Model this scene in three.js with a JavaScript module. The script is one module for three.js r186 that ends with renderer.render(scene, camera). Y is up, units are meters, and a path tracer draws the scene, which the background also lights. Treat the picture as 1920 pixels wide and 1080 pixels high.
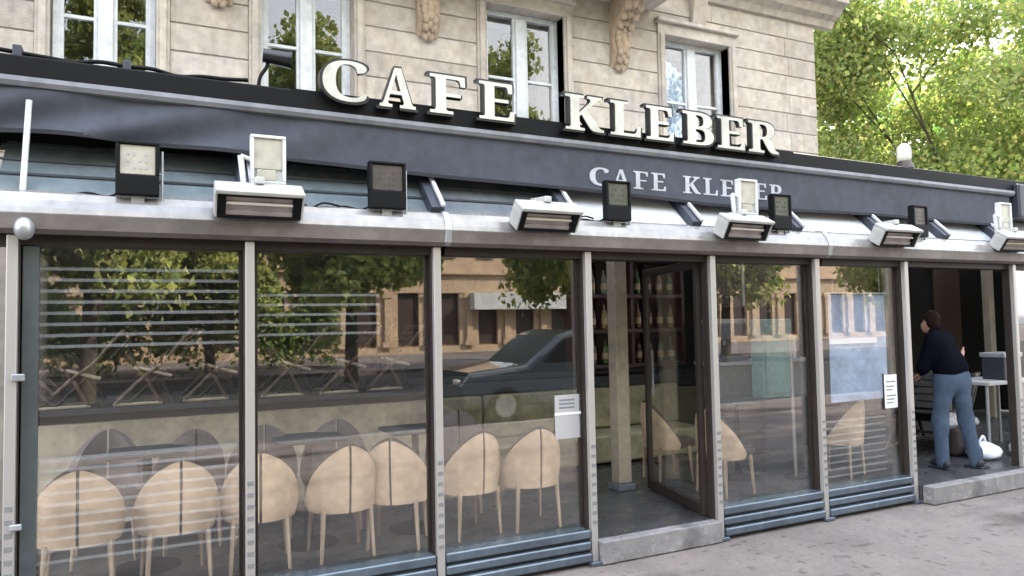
import * as THREE from 'three';
import { mergeGeometries } from 'three/addons/utils/BufferGeometryUtils.js';
import { RoundedBoxGeometry } from 'three/addons/geometries/RoundedBoxGeometry.js';
import { TextGeometry } from 'three/addons/geometries/TextGeometry.js';
import { FontLoader } from 'three/addons/loaders/FontLoader.js';

// ---------------------------------------------------------------- camera, sky, sun, exposure
const scene = new THREE.Scene();
const camera = new THREE.PerspectiveCamera(2 * Math.atan(540 / 1372.1) * 180 / Math.PI, 16 / 9, 0.05, 400);
camera.position.set(0.61, 1.6, 4.2127);
{
  const yaw = 0.4559, pitch = 0.0493, roll = -0.0199;
  const f = new THREE.Vector3(Math.sin(yaw) * Math.cos(pitch), Math.sin(pitch), -Math.cos(yaw) * Math.cos(pitch));
  const r = new THREE.Vector3(Math.cos(yaw), 0, Math.sin(yaw)), u = new THREE.Vector3().crossVectors(r, f);
  const r2 = r.clone().multiplyScalar(Math.cos(roll)).addScaledVector(u, Math.sin(roll));
  const u2 = u.clone().multiplyScalar(Math.cos(roll)).addScaledVector(r, -Math.sin(roll));
  camera.quaternion.setFromRotationMatrix(new THREE.Matrix4().makeBasis(r2, u2, f.clone().negate()));
}
const renderer = new THREE.WebGLRenderer({ antialias: true });
renderer.setSize(1024, 576);
renderer.toneMapping = THREE.LinearToneMapping;
renderer.toneMappingExposure = 3.9;
renderer.shadowMap.enabled = true;

function rng(seed) { let a = seed >>> 0; return () => { a = (a + 0x6D2B79F5) | 0; let t = Math.imul(a ^ (a >>> 15), 1 | a); t = (t + Math.imul(t ^ (t >>> 7), 61 | t)) ^ t; return ((t ^ (t >>> 14)) >>> 0) / 4294967296; }; }
// periodic value noise on a lattice of n cells
function lattice(n, seed) {
  const r = rng(seed), g = new Float32Array(n * n); for (let i = 0; i < n * n; i++) g[i] = r();
  return (u, v) => {
    const x = u * n, y = v * n, xi = Math.floor(x), yi = Math.floor(y); let fx = x - xi, fy = y - yi; fx = fx * fx * (3 - 2 * fx); fy = fy * fy * (3 - 2 * fy);
    const w = (a, b) => g[(((b % n) + n) % n) * n + (((a % n) + n) % n)];
    return (w(xi, yi) * (1 - fx) + w(xi + 1, yi) * fx) * (1 - fy) + (w(xi, yi + 1) * (1 - fx) + w(xi + 1, yi + 1) * fx) * fy;
  };
}
function fbm(n0, oct, seed) { const L = []; for (let i = 0; i < oct; i++) L.push(lattice(n0 << i, seed + i * 17)); return (u, v) => { let s = 0, a = 0.5, t = 0; for (const l of L) { s += a * l(u, v); t += a; a *= 0.55; } return s / t; }; }
{
  const W = 1024, H = 512, d = new Float32Array(W * H * 4), c1 = fbm(6, 6, 5);
  for (let y = 0; y < H; y++) for (let x = 0; x < W; x++) {
    const el = ((y + 0.5) / H - 0.5) * Math.PI, s = Math.max(0, Math.sin(el));
    let R, G, B;
    if (el < 0) { R = 0.30; G = 0.30; B = 0.31; } else {
      const k = Math.pow(s, 0.55);
      R = 0.96 * (1 - k) + 0.50 * k; G = 0.96 * (1 - k) + 0.60 * k; B = 0.98 * (1 - k) + 0.82 * k;
      const n = c1((x / W) % 1, Math.min(0.999, el / Math.PI * 1.6 + 0.1));
      const c = Math.min(1, Math.max(0, (n - 0.40) / 0.22)) * 0.85;
      R = R * (1 - c) + 1.02 * c; G = G * (1 - c) + 1.02 * c; B = B * (1 - c) + 1.01 * c;
    }
    const o = (y * W + x) * 4; const S = 1.7; d[o] = R * S; d[o + 1] = G * S; d[o + 2] = B * S; d[o + 3] = 1;
  }
  const t = new THREE.DataTexture(d, W, H, THREE.RGBAFormat, THREE.FloatType);
  t.mapping = THREE.EquirectangularReflectionMapping; t.magFilter = t.minFilter = THREE.LinearFilter; t.needsUpdate = true;
  scene.background = t; scene.environment = t;
}
const sun = new THREE.DirectionalLight(new THREE.Color(1, 0.9, 0.74), 5);
sun.position.set(72, 70, -52); sun.target.position.set(0, 0, 0);
sun.castShadow = true; sun.shadow.mapSize.set(4096, 4096);
Object.assign(sun.shadow.camera, { left: -45, right: 45, top: 45, bottom: -45, near: 1, far: 250 });
scene.add(sun, sun.target);

// ---------------------------------------------------------------- helpers
const taken = {};
function numbered(n) { const k = taken[n] = (taken[n] ?? -1) + 1; return k ? `${n}_${String(k).padStart(3, '0')}` : n; }
function tag(o, label, category, group, kind) { if (label) o.userData.label = label; if (category) o.userData.category = category; if (group) o.userData.group = group; if (kind) o.userData.kind = kind; return o; }
function thing(name, label, category, pos = [0, 0, 0], turn = 0, group) {
  const o = new THREE.Group(); o.name = numbered(name); o.position.set(...pos); o.rotation.y = turn; scene.add(o); return tag(o, label, category, group);
}
function clean(g) {
  g = g.index ? g.toNonIndexed() : g;
  const out = new THREE.BufferGeometry(), p = g.attributes.position, n = g.attributes.normal || (g.computeVertexNormals(), g.attributes.normal);
  out.setAttribute('position', new THREE.BufferAttribute(new Float32Array(p.array), 3)); out.setAttribute('normal', new THREE.BufferAttribute(new Float32Array(n.array), 3));
  const uv = new Float32Array(p.count * 2);
  for (let i = 0; i < p.count; i += 3) {
    let a = 0, b = 0, c = 0; for (let k = 0; k < 3; k++) { a += n.getX(i + k); b += n.getY(i + k); c += n.getZ(i + k); }
    a = Math.abs(a); b = Math.abs(b); c = Math.abs(c);
    for (let k = 0; k < 3; k++) {
      const x = p.getX(i + k), y = p.getY(i + k), z = p.getZ(i + k), o = (i + k) * 2;
      if (a > b && a > c) { uv[o] = z; uv[o + 1] = y; } else if (b > c) { uv[o] = x; uv[o + 1] = z; } else { uv[o] = x; uv[o + 1] = y; }
    }
  }
  out.setAttribute('uv', new THREE.BufferAttribute(uv, 2));
  return out;
}
function part(name, geos, mat, parent, label) {
  const list = (Array.isArray(geos) ? geos : [geos]).map(clean);
  const m = new THREE.Mesh(list.length > 1 ? mergeGeometries(list) : list[0], mat);
  m.castShadow = m.receiveShadow = true; m.name = parent === scene ? numbered(name) : name; parent.add(m); if (label) m.userData.label = label; return m;
}
function shared(name, geo, mat, parent) { const m = new THREE.Mesh(geo, mat); m.name = name; m.castShadow = m.receiveShadow = true; parent.add(m); return m; }
function each(name, geos, mat, parent) { geos.forEach(g => part(name, g, mat, parent)); }
function struct(name, geos, mat) { const m = part(name, geos, mat, scene); m.userData.kind = 'structure'; return m; }
// box from extents, with a small chamfer when r > 0
function bx(x0, x1, y0, y1, z0, z1, r = 0) {
  const w = x1 - x0, h = y1 - y0, d = z1 - z0;
  const g = r ? new RoundedBoxGeometry(w, h, d, 1, Math.min(r, w / 2.01, h / 2.01, d / 2.01)) : new THREE.BoxGeometry(w, h, d);
  return g.translate((x0 + x1) / 2, (y0 + y1) / 2, (z0 + z1) / 2);
}
function rod(a, b, r0, r1 = r0, seg = 8) {
  const A = new THREE.Vector3(...a), B = new THREE.Vector3(...b), L = A.distanceTo(B), g = new THREE.CylinderGeometry(r1, r0, L, seg);
  g.translate(0, L / 2, 0); g.applyQuaternion(new THREE.Quaternion().setFromUnitVectors(new THREE.Vector3(0, 1, 0), B.sub(A).normalize())); return g.translate(A.x, A.y, A.z);
}
function bar(a, b, w, h, r = 0.004) { // a square bar whose long axis runs a -> b in a plane of constant x
  const A = new THREE.Vector3(...a), B = new THREE.Vector3(...b), L = A.distanceTo(B), g = new RoundedBoxGeometry(w, h, L, 1, r);
  const m = new THREE.Matrix4().lookAt(B, A, new THREE.Vector3(0, 1, 0)); g.applyMatrix4(m); return g.translate((A.x + B.x) / 2, (A.y + B.y) / 2, (A.z + B.z) / 2);
}
function tube(pts, r, seg = 32, rad = 6, closed = false) { return new THREE.TubeGeometry(new THREE.CatmullRomCurve3(pts.map(p => new THREE.Vector3(...p)), closed), seg, r, rad, closed); }
function prismX(profile, x0, x1, bevel = 0) { // profile of [z, y] swept along x
  const s = new THREE.Shape(profile.map(([z, y]) => new THREE.Vector2(-z, y)));
  const g = new THREE.ExtrudeGeometry(s, { depth: x1 - x0 - 2 * bevel, bevelEnabled: bevel > 0, bevelThickness: bevel, bevelSize: bevel, bevelOffset: -bevel, bevelSegments: 1, curveSegments: 6 });
  return g.rotateY(Math.PI / 2).translate(x0 + bevel, 0, 0);
}
function prismZ(pts, z0, z1) { return new THREE.ExtrudeGeometry(new THREE.Shape(pts.map(p => new THREE.Vector2(...p))), { depth: z1 - z0, bevelEnabled: false }).translate(0, 0, z0); }
function sheet(nu, nv, f, g) { // a closed solid between two surfaces f(u,v), g(u,v); u, v in 0..1
  const P = [], idx = [];
  for (const s of [f, g]) for (let i = 0; i <= nu; i++) for (let j = 0; j <= nv; j++) P.push(...s(i / nu, j / nv));
  const N = (nu + 1) * (nv + 1), id = (k, i, j) => k * N + i * (nv + 1) + j;
  const quad = (a, b, c, d) => idx.push(a, b, c, a, c, d);
  for (let i = 0; i < nu; i++) for (let j = 0; j < nv; j++) { quad(id(0, i, j), id(0, i + 1, j), id(0, i + 1, j + 1), id(0, i, j + 1)); quad(id(1, i, j), id(1, i, j + 1), id(1, i + 1, j + 1), id(1, i + 1, j)); }
  const geo = new THREE.BufferGeometry(); geo.setAttribute('position', new THREE.Float32BufferAttribute(P, 3)); geo.setIndex(idx); geo.computeVertexNormals();
  const e = [], E = new THREE.BufferGeometry(), at = k => [P[k * 3], P[k * 3 + 1], P[k * 3 + 2]];
  const eq = (a, b, c, d) => e.push(...at(a), ...at(b), ...at(c), ...at(a), ...at(c), ...at(d));
  for (let i = 0; i < nu; i++) { eq(id(0, i, 0), id(1, i, 0), id(1, i + 1, 0), id(0, i + 1, 0)); eq(id(0, i, nv), id(0, i + 1, nv), id(1, i + 1, nv), id(1, i, nv)); }
  for (let j = 0; j < nv; j++) { eq(id(0, 0, j), id(0, 0, j + 1), id(1, 0, j + 1), id(1, 0, j)); eq(id(0, nu, j), id(1, nu, j), id(1, nu, j + 1), id(0, nu, j + 1)); }
  E.setAttribute('position', new THREE.Float32BufferAttribute(e, 3)); E.computeVertexNormals();
  return mergeGeometries([clean(geo), clean(E)]);
}
function place(root, label, pos, turn = 0) { const r = root.clone(); r.name = numbered(root.name.replace(/_\d{3}$/, '')); r.userData = { ...root.userData, label }; r.position.set(...pos); r.rotation.y = turn; scene.add(r); return r; }

// ---------------------------------------------------------------- textures and materials
function tex(n, metres, fn, srgb = true) {
  const d = new Uint8Array(n * n * 4);
  for (let y = 0; y < n; y++) for (let x = 0; x < n; x++) { const c = fn(x / n, y / n), o = (y * n + x) * 4; for (let k = 0; k < 3; k++) d[o + k] = Math.max(0, Math.min(255, (Array.isArray(c) ? c[k] : c) * 255)); d[o + 3] = 255; }
  const t = new THREE.DataTexture(d, n, n); t.wrapS = t.wrapT = THREE.RepeatWrapping; t.magFilter = THREE.LinearFilter; t.minFilter = THREE.LinearMipmapLinearFilter; t.generateMipmaps = true;
  if (srgb) t.colorSpace = THREE.SRGBColorSpace; t.repeat.set(1 / metres, 1 / metres); t.needsUpdate = true; return t;
}
const lin = (r, g, b) => new THREE.Color().setRGB(r, g, b);
const nCoarse = fbm(4, 5, 11), nFine = fbm(32, 4, 23), nMid = fbm(10, 5, 37), nStreak = fbm(8, 4, 51), fbmPav = fbm(128, 3, 77);
const grime = tex(512, 1.7, (u, v) => 0.80 + 0.28 * (nCoarse(u, v) - 0.5) + 0.16 * (nFine(u, v) - 0.5));
const grimeRough = tex(512, 0.9, (u, v) => 0.62 + 0.55 * (nMid(u, v) - 0.5) + 0.2 * (nFine(u, v) - 0.5), false);
const fineBump = tex(256, 0.25, (u, v) => nFine(u, v), false);
const stoneMap = tex(1024, 2.3, (u, v) => { const a = nCoarse(u, v), b = nFine(u, v), c = nMid(u * 1, v); const k = 0.83 + 0.18 * (a - 0.5) + 0.20 * (b - 0.5); const y = 0.05 * (c - 0.5); const drip = Math.max(0, nStreak(u * 3 % 1, v * 0.25) - 0.64) * 0.35; return [k + y - drip, k * 0.985 - drip, k * 0.965 - y - drip]; });
const pavMap = tex(1024, 3.1, (u, v) => { const a = nCoarse(u, v), b = nFine(u, v), c = nMid(v, u); const stain = Math.max(0, c - 0.56) * 2.2; const sp = nFine(v * 1.7 % 1, u * 1.7 % 1) > 0.66 ? 0.08 : 0; const k = 0.76 + 0.22 * (a - 0.5) + 0.22 * (b - 0.5) - stain * 0.35 + sp; return [k * 1.0, k * 0.985, k * 0.98]; });
const pavBig = tex(1024, 9.3, (u, v) => { const a = nCoarse(u, v), b = nFine(u, v), c = nMid(v, u), st = nStreak(u * 0.5, v * 2 % 1), e = fbmPav(u, v); const stain = Math.max(0, st - 0.57) * 3.0 + Math.max(0, e - 0.66) * 1.6; const k = 0.78 + 0.16 * (a - 0.5) + 0.16 * (b - 0.5) + 0.14 * (c - 0.5) + 0.16 * (e - 0.5) - stain * 0.6 + (e < 0.30 ? 0.07 : 0) - (fbmPav(v, u) > 0.76 ? 0.16 : 0); return [k * 1.015, k * 0.985, k * 0.97]; });
const woodMap = tex(512, 0.8, (u, v) => { const w = nStreak(u * 4 % 1, v * 0.3) + 0.25 * Math.sin((u + 0.06 * nCoarse(u, v)) * 90); const k = 0.72 + 0.3 * (w - 0.5); return [k, k * 0.96, k * 0.92]; });
const weave = tex(128, 0.03, (u, v) => 0.5 + 0.25 * Math.sin(u * Math.PI * 16) * 1 + 0.25 * Math.sin(v * Math.PI * 16), false);
const clothMap = tex(512, 1.1, (u, v) => 0.78 + 0.30 * (nMid(u, v) - 0.5) + 0.12 * (nFine(u, v) - 0.5));
const phys = (color, o = {}) => new THREE.MeshPhysicalMaterial({ color, roughness: 0.8, metalness: 0, ...o });
function std(color, o = {}) { return new THREE.MeshStandardMaterial({ color, roughness: 0.6, metalness: 0, ...o }); }
const M = {
  stone: std(lin(0.53, 0.475, 0.40), { map: stoneMap, roughness: 0.9, bumpMap: fineBump, bumpScale: 0.004 }),
  stoneB: std(lin(0.56, 0.505, 0.43), { map: stoneMap, roughness: 0.9, bumpMap: fineBump, bumpScale: 0.004 }),
  stoneC: std(lin(0.50, 0.445, 0.375), { map: stoneMap, roughness: 0.92, bumpMap: fineBump, bumpScale: 0.005 }),
  stoneTan: std(lin(0.46, 0.36, 0.25), { map: stoneMap, roughness: 0.92, bumpMap: fineBump, bumpScale: 0.006 }),
  joint: std(lin(0.44, 0.385, 0.32), { map: grime, roughness: 0.95 }),
  whitePaint: std(lin(0.78, 0.80, 0.78), { map: grime, roughness: 0.45 }),
  heaterWhite: std(lin(0.60, 0.60, 0.575), { map: grime, roughness: 0.45 }),
  greige: std(lin(0.40, 0.38, 0.36), { roughness: 0.4, metalness: 0.5 }),
  cornerFrame: phys(lin(0.075, 0.09, 0.092), { map: grime, roughness: 0.5 }),
  slot: phys(lin(0.16, 0.16, 0.165), { roughness: 0.6 }),
  bronze: phys(lin(0.04, 0.031, 0.026), { map: grime, roughness: 0.5, specularIntensity: 0.5 }),
  beam: std(lin(0.38, 0.368, 0.352), { map: grime, roughness: 0.38, metalness: 0.25, roughnessMap: grimeRough }),
  beamShade: std(lin(0.24, 0.215, 0.2), { map: grime, roughness: 0.45, metalness: 0.2 }),
  beamUnder: std(lin(0.20, 0.18, 0.165), { map: grime, roughness: 0.5, metalness: 0.2 }),
  rail: std(lin(0.19, 0.235, 0.285), { map: grime, roughness: 0.32, metalness: 0.5, roughnessMap: grimeRough }),
  railDark: std(lin(0.04, 0.05, 0.065), { map: grime, roughness: 0.6 }),
  black: phys(lin(0.004, 0.004, 0.005), { map: grime, roughness: 0.6, specularIntensity: 0.35 }),
  blackGloss: std(lin(0.009, 0.009, 0.011), { roughness: 0.3 }),
  frontBar: std(lin(0.23, 0.24, 0.26), { map: grime, roughness: 0.5 }),
  alu: std(lin(0.52, 0.54, 0.56), { map: grime, roughness: 0.35, metalness: 0.5 }),
  awning: std(lin(0.078, 0.087, 0.112), { map: grime, roughness: 0.85, bumpMap: weave, bumpScale: 0.001 }),
  awningDark: std(lin(0.018, 0.020, 0.027), { map: clothMap, roughness: 0.8 }),
  lettering: std(lin(0.60, 0.62, 0.66), { map: grime, roughness: 0.7 }),
  cream: std(lin(0.80, 0.78, 0.66), { map: grime, roughness: 0.5 }),
  glass: new THREE.MeshPhysicalMaterial({ color: 0xffffff, transmission: 1, thickness: 0, roughness: 0, ior: 1.84 }),
  winGlass: new THREE.MeshPhysicalMaterial({ color: 0xffffff, transmission: 1, thickness: 0, roughness: 0, ior: 1.55 }),
  film: std(lin(0.72, 0.76, 0.78), { roughness: 0.6, transparent: true, opacity: 0.07 }),
  roofReflGrey: new THREE.MeshPhysicalMaterial({ color: lin(0.215, 0.26, 0.28), roughness: 0.22, ior: 1.6, map: grime, clearcoat: 0.6, clearcoatRoughness: 0.08 }),
  roofReflMid: new THREE.MeshPhysicalMaterial({ color: lin(0.20, 0.225, 0.245), roughness: 0.22, ior: 1.6, map: grime, clearcoat: 0.6, clearcoatRoughness: 0.08 }),
  roofReflWhite: new THREE.MeshPhysicalMaterial({ color: lin(0.70, 0.72, 0.76), roughness: 0.2, ior: 1.6, clearcoat: 0.6, clearcoatRoughness: 0.08 }),
  roofLightFill: new THREE.MeshPhysicalMaterial({ color: lin(0.85, 0.87, 0.88), transmission: 0.6, thickness: 0, roughness: 1 }),
  rafter: std(lin(0.055, 0.065, 0.085), { map: grime, roughness: 0.5, metalness: 0.2 }),
  rafterCap: std(lin(0.60, 0.60, 0.66), { roughness: 0.4, metalness: 0.3 }),
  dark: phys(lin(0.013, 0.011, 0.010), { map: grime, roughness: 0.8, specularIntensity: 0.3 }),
  brown: std(lin(0.075, 0.045, 0.028), { map: woodMap, roughness: 0.55 }),
  redwood: std(lin(0.07, 0.028, 0.018), { map: woodMap, roughness: 0.5 }),
  tan: std(lin(0.78, 0.69, 0.52), { map: clothMap, roughness: 0.7, bumpMap: weave, bumpScale: 0.001 }),
  olive: std(lin(0.46, 0.42, 0.26), { map: clothMap, roughness: 0.75, bumpMap: weave, bumpScale: 0.001 }),
  floor: std(lin(0.085, 0.085, 0.088), { map: pavMap, roughness: 0.55, roughnessMap: grimeRough }),
  concrete: std(lin(0.33, 0.32, 0.315), { map: pavMap, roughness: 0.85, bumpMap: fineBump, bumpScale: 0.003 }),
  pavement: std(lin(0.262, 0.238, 0.22), { map: pavBig, roughness: 0.9, bumpMap: fineBump, bumpScale: 0.006 }),
  asphalt: std(lin(0.06, 0.06, 0.062), { map: pavMap, roughness: 0.95 }),
  veneer: std(lin(0.75, 0.545, 0.355), { map: grime, roughness: 0.6, bumpMap: weave, bumpScale: 0.001 }),
  veneerB: std(lin(0.71, 0.52, 0.345), { map: grime, roughness: 0.6, bumpMap: weave, bumpScale: 0.001 }),
  leg: std(lin(0.78, 0.64, 0.48), { map: woodMap, roughness: 0.5 }),
  seat: phys(lin(0.05, 0.038, 0.036), { map: clothMap, roughness: 0.85, bumpMap: weave, bumpScale: 0.001 }),
  greyCloth: phys(lin(0.21, 0.18, 0.175), { map: clothMap, roughness: 0.85 }),
  tableTop: phys(lin(0.03, 0.032, 0.036), { roughness: 0.55, specularIntensity: 0.5 }),
  reflector: std(lin(0.50, 0.45, 0.44), { roughness: 0.4, metalness: 0.2, map: grime }),
  emitter: std(lin(0.62, 0.58, 0.55), { roughness: 0.35 }),
  screenCream: std(lin(0.55, 0.52, 0.43), { map: grime, roughness: 0.35 }),
  screenDark: std(lin(0.10, 0.085, 0.08), { map: grime, roughness: 0.3 }),
  screenOlive: std(lin(0.11, 0.115, 0.085), { map: grime, roughness: 0.3 }),
  teal: std(lin(0.26, 0.50, 0.49), { map: grime, roughness: 0.4 }),
  navy: phys(lin(0.035, 0.038, 0.055), { map: grime, roughness: 0.5 }),
  greyBlue: std(lin(0.16, 0.18, 0.21), { map: grime, roughness: 0.5 }),
  paper: std(lin(0.75, 0.74, 0.76), { roughness: 0.8 }),
  paperGrey: std(lin(0.36, 0.35, 0.35), { roughness: 0.8 }),
  ink: std(lin(0.16, 0.16, 0.18), { roughness: 0.9 }),
  paleBlue: std(lin(0.42, 0.56, 0.80), { map: clothMap, roughness: 0.7 }),
  column: std(lin(0.40, 0.345, 0.25), { map: grime, roughness: 0.6 }),
  caneFrame: std(lin(0.16, 0.115, 0.085), { map: woodMap, roughness: 0.45 }), caneLight: std(lin(0.60, 0.52, 0.40), { map: grime, roughness: 0.5 }), caneDark: phys(lin(0.022, 0.017, 0.015), { map: woodMap, roughness: 0.6 }),
  bark: std(lin(0.13, 0.11, 0.085), { map: stoneMap, roughness: 0.95, bumpMap: fineBump, bumpScale: 0.02 }),
  leafA: new THREE.MeshPhysicalMaterial({ color: lin(1, 1, 1), vertexColors: true, transmission: 0.55, thickness: 0, roughness: 0.95, side: THREE.DoubleSide }),
  jeans: phys(lin(0.085, 0.13, 0.21), { map: clothMap, roughness: 0.9, bumpMap: weave, bumpScale: 0.0015 }),
  sweater: phys(lin(0.006, 0.007, 0.014), { map: clothMap, roughness: 0.95, specularIntensity: 0.1 }),
  skin: std(lin(0.50, 0.29, 0.22), { roughness: 0.55 }),
  hair: phys(lin(0.012, 0.006, 0.005), { roughness: 0.7, specularIntensity: 0.2 }),
  shoe: std(lin(0.01, 0.013, 0.02), { roughness: 0.6 }),
  whiteBag: std(lin(0.72, 0.74, 0.80), { roughness: 0.6 }),
  warmWall: std(lin(0.66, 0.50, 0.35), { map: stoneMap, roughness: 0.9 }),
};

// ---------------------------------------------------------------- ground
const W = 1.0796, FLOOR = 0.15;
struct('pavement', bx(-90, 130, -0.4, 0, -90, 6.3), M.pavement);
struct('kerb', bx(-90, 130, -0.4, 0.004, 6.3, 6.55, 0.02), M.concrete);
struct('road', bx(-90, 130, -0.5, -0.13, 6.55, 22), M.asphalt);
struct('far_pavement', bx(-90, 130, -0.5, 0, 22, 90), M.pavement);
struct('terrace_floor', [bx(-0.02, 12.2, 0.004, FLOOR, -2.74, -0.115, 0.006), bx(3 * W + 0.036, 4 * W - 0.036, 0.004, FLOOR, -0.114, -0.021), bx(6 * W + 0.036, 9.3, 0.004, FLOOR, -0.114, 0.05)], M.floor);
struct('door_step', bx(3 * W + 0.03, 4 * W - 0.03, 0.004, FLOOR + 0.006, -0.02, 0.075, 0.012), M.concrete);
struct('opening_step', bx(6 * W + 0.04, 9.3, 0.004, FLOOR + 0.004, 0.052, 0.16, 0.012), M.concrete);

// ---------------------------------------------------------------- stone building
const BZ = -2.8, CH = 0.255;
const wins = [[-0.17, 0.62, 3.35, 5.06], [1.50, 2.37, 3.35, 5.06], [3.80, 4.76, 3.35, 5.06], [6.18, 7.20, 3.35, 5.08]];
const XL = -14, XR = 8.73;
const building = thing('stone_building', 'beige stone corner building with white framed windows rising behind the awning', 'building', [0, 0, 0]);
{
  const shell = [bx(XL, XR - 0.02, 0, 3.35, -14, BZ - 0.012), bx(XL, XR - 0.02, 3.351, 21, -14, -3.6), bx(XL, XR - 0.02, 5.10, 21, -3.599, BZ - 0.012)];
  let x = XL; for (const [a, b] of [...wins, [XR - 0.02, 0]]) { shell.push(bx(x, a, 3.351, 5.099, -3.599, BZ - 0.012)); x = b; }
  part('wall', shell, M.joint, building);
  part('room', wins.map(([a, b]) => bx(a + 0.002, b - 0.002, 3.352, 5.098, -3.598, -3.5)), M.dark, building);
  const r = rng(77), mats = [M.stone, M.stoneB, M.stoneC, M.stone, M.stoneB];
  const lay = (a, b, y0, y1, k) => {
    const L = b - a, n = L > 1.9 ? 2 : 1; let xs = [a];
    for (let i = 1; i < n; i++) xs.push(a + L * i / n + (k % 2 ? 0.16 : -0.16)); xs.push(b);
    for (let i = 0; i < n; i++) part('stone_block', bx(xs[i] + 0.001, xs[i + 1] - 0.001, y0 + 0.007, y1 - 0.007, BZ - 0.06, BZ + (r() - 0.5) * 0.004, 0.006), mats[(r() * 5) | 0], building);
  };
  const jw = 0.11; // stone surround width
  for (let k = 0; k < 12; k++) {
    const y0 = 3.06 + k * CH, y1 = y0 + CH; let x0 = -2.4;
    const q = XR - 0.55 + (k % 2 ? 0.06 : 0);
    if (y0 < 5.09) { for (const [a, b] of wins) { lay(x0, a - jw, y0, y1, k); x0 = b + jw; } }
    else { for (const s of [0.9, 3.0, 5.3]) { lay(x0, s, y0, y1, k); x0 = s; } }
    lay(x0, q, y0, y1, k); lay(q, XR + 0.012, y0, y1, k);
    // the return of the corner down the side street
    for (let j = 0; j < 3; j++) part('stone_block', bx(XR - 0.05, XR, y0 + 0.009, y1 - 0.009, BZ - 0.07 - (j + 1) * 1.2, BZ - 0.07 - j * 1.2 - 0.002, 0.008), mats[(r() * 5) | 0], building);
  }
  wins.forEach(([a, b, y0, y1], i) => {
    // moulded stone surround: jambs and lintel, proud of the wall
    for (const [u0, u1] of [[a - jw, a], [b, b + jw]]) part('window_surround', [bx(u0, u1, 3.3, y1, BZ - 0.2, BZ + 0.02, 0.008), bx(u0 + 0.025, u1 - 0.025, 3.3, y1, BZ, BZ + 0.04, 0.01)], M.stoneB, building);
    part('lintel', [bx(a - jw, b + jw, y1 + 0.001, y1 + 0.14, BZ - 0.2, BZ + 0.022, 0.008), bx(a - jw - 0.03, b + jw + 0.03, y1 + 0.14, y1 + 0.19, BZ - 0.05, BZ + 0.075, 0.012)], M.stoneB, building);
    if (i > 1) part('keystone', prismX([[BZ - 0.05, y1 + 0.191], [BZ + 0.05, y1 + 0.191], [BZ + 0.12, y1 + 0.55], [BZ - 0.05, y1 + 0.55]], (a + b) / 2 - 0.11, (a + b) / 2 + 0.11, 0.008), M.stoneC, building);
    const z = -2.96, f = 0.055, c = (a + b) / 2, fr = [];
    fr.push(bx(a, a + f, y0, y1, z - 0.05, z + 0.02, 0.006), bx(b - f, b, y0, y1, z - 0.05, z + 0.02, 0.006), bx(a + f, b - f, y1 - f, y1, z - 0.05, z + 0.018, 0.006), bx(a + f, b - f, y0, y0 + 0.1, z - 0.05, z + 0.018, 0.006));
    fr.push(bx(c - 0.062, c + 0.062, y0 + 0.1, y1 - f, z - 0.04, z + 0.035, 0.012));
    for (const [u0, u1] of [[a + f, c - 0.062], [c + 0.062, b - f]]) fr.push(bx(u0, u0 + 0.028, y0 + 0.1, y1 - f, z - 0.03, z + 0.012), bx(u1 - 0.028, u1, y0 + 0.1, y1 - f, z - 0.03, z + 0.012), bx(u0 + 0.028, u1 - 0.028, y0 + 0.95, y0 + 0.978, z - 0.03, z + 0.01));
    const w = part('window', fr, M.whitePaint, building);
    for (const [u0, u1] of [[a + f + 0.028, c - 0.09], [c + 0.09, b - f - 0.028]]) part('pane', bx(u0, u1, y0 + 0.1, y1 - f, z - 0.016, z - 0.010), M.winGlass, w);
    if (i === 3) part('curtain', sheet(24, 1, (u, v) => [a + 0.06 + u * 0.40, 3.4 + v * (1.55 - 0.25 * u), -3.02 + 0.02 * Math.sin(u * 30)], (u, v) => [a + 0.06 + u * 0.40, 3.4 + v * (1.55 - 0.25 * u), -3.03 + 0.02 * Math.sin(u * 30)]), M.paleBlue, w, 'pale blue curtain drawn to one side');
  });
  // carved consoles under the balcony: scrolled bracket with a leaf drop
  for (const cx of [1.13, 3.13, 5.50]) {
    const prof = []; for (let i = 0; i <= 12; i++) { const t = i / 12; prof.push([BZ + 0.02 + 0.40 * Math.pow(t, 1.7) + 0.05 * Math.sin(t * 9), 4.56 + 0.78 * t]); }
    const c = part('console', prismX([[BZ - 0.05, 5.34], [BZ - 0.05, 4.56], ...prof], cx - 0.12, cx + 0.12, 0.02), M.stoneTan, building);
    const leaf = [];
    for (let k = 0; k < 9; k++) { const t = k / 8, y = 4.60 + 0.62 * t, z = BZ + 0.05 + 0.40 * Math.pow(t * 0.8, 1.7) + 0.05 * Math.sin(t * 7); for (const s of [-1, 0, 1]) { const g = new THREE.SphereGeometry(0.045 + 0.015 * t, 7, 5); g.scale(0.9, 1.25, 0.7); leaf.push(g.translate(cx + s * (0.03 + 0.055 * t), y + (s ? -0.03 : 0), z - Math.abs(s) * 0.015)); } }
    part('leaf_carving', leaf, M.stoneTan, c);
  }
  part('balcony_slab', [bx(0.4, 6.0, 5.34, 5.52, BZ - 0.05, BZ + 0.72, 0.02), bx(0.35, 6.05, 5.52, 5.60, BZ - 0.05, BZ + 0.80, 0.02)], M.stoneB, building);
  part('cornice', [prismX([[BZ - 0.05, 5.60], [BZ + 0.05, 5.60], [BZ + 0.09, 5.68], [BZ + 0.18, 5.72], [BZ + 0.24, 5.80], [BZ + 0.34, 5.84], [BZ + 0.34, 5.92], [BZ - 0.05, 5.92]], 6.06, XR + 0.33, 0.004), bx(XR, XR + 0.33, 5.72, 5.92, -9, BZ - 0.052, 0.02)], M.stoneC, building);
}

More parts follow.
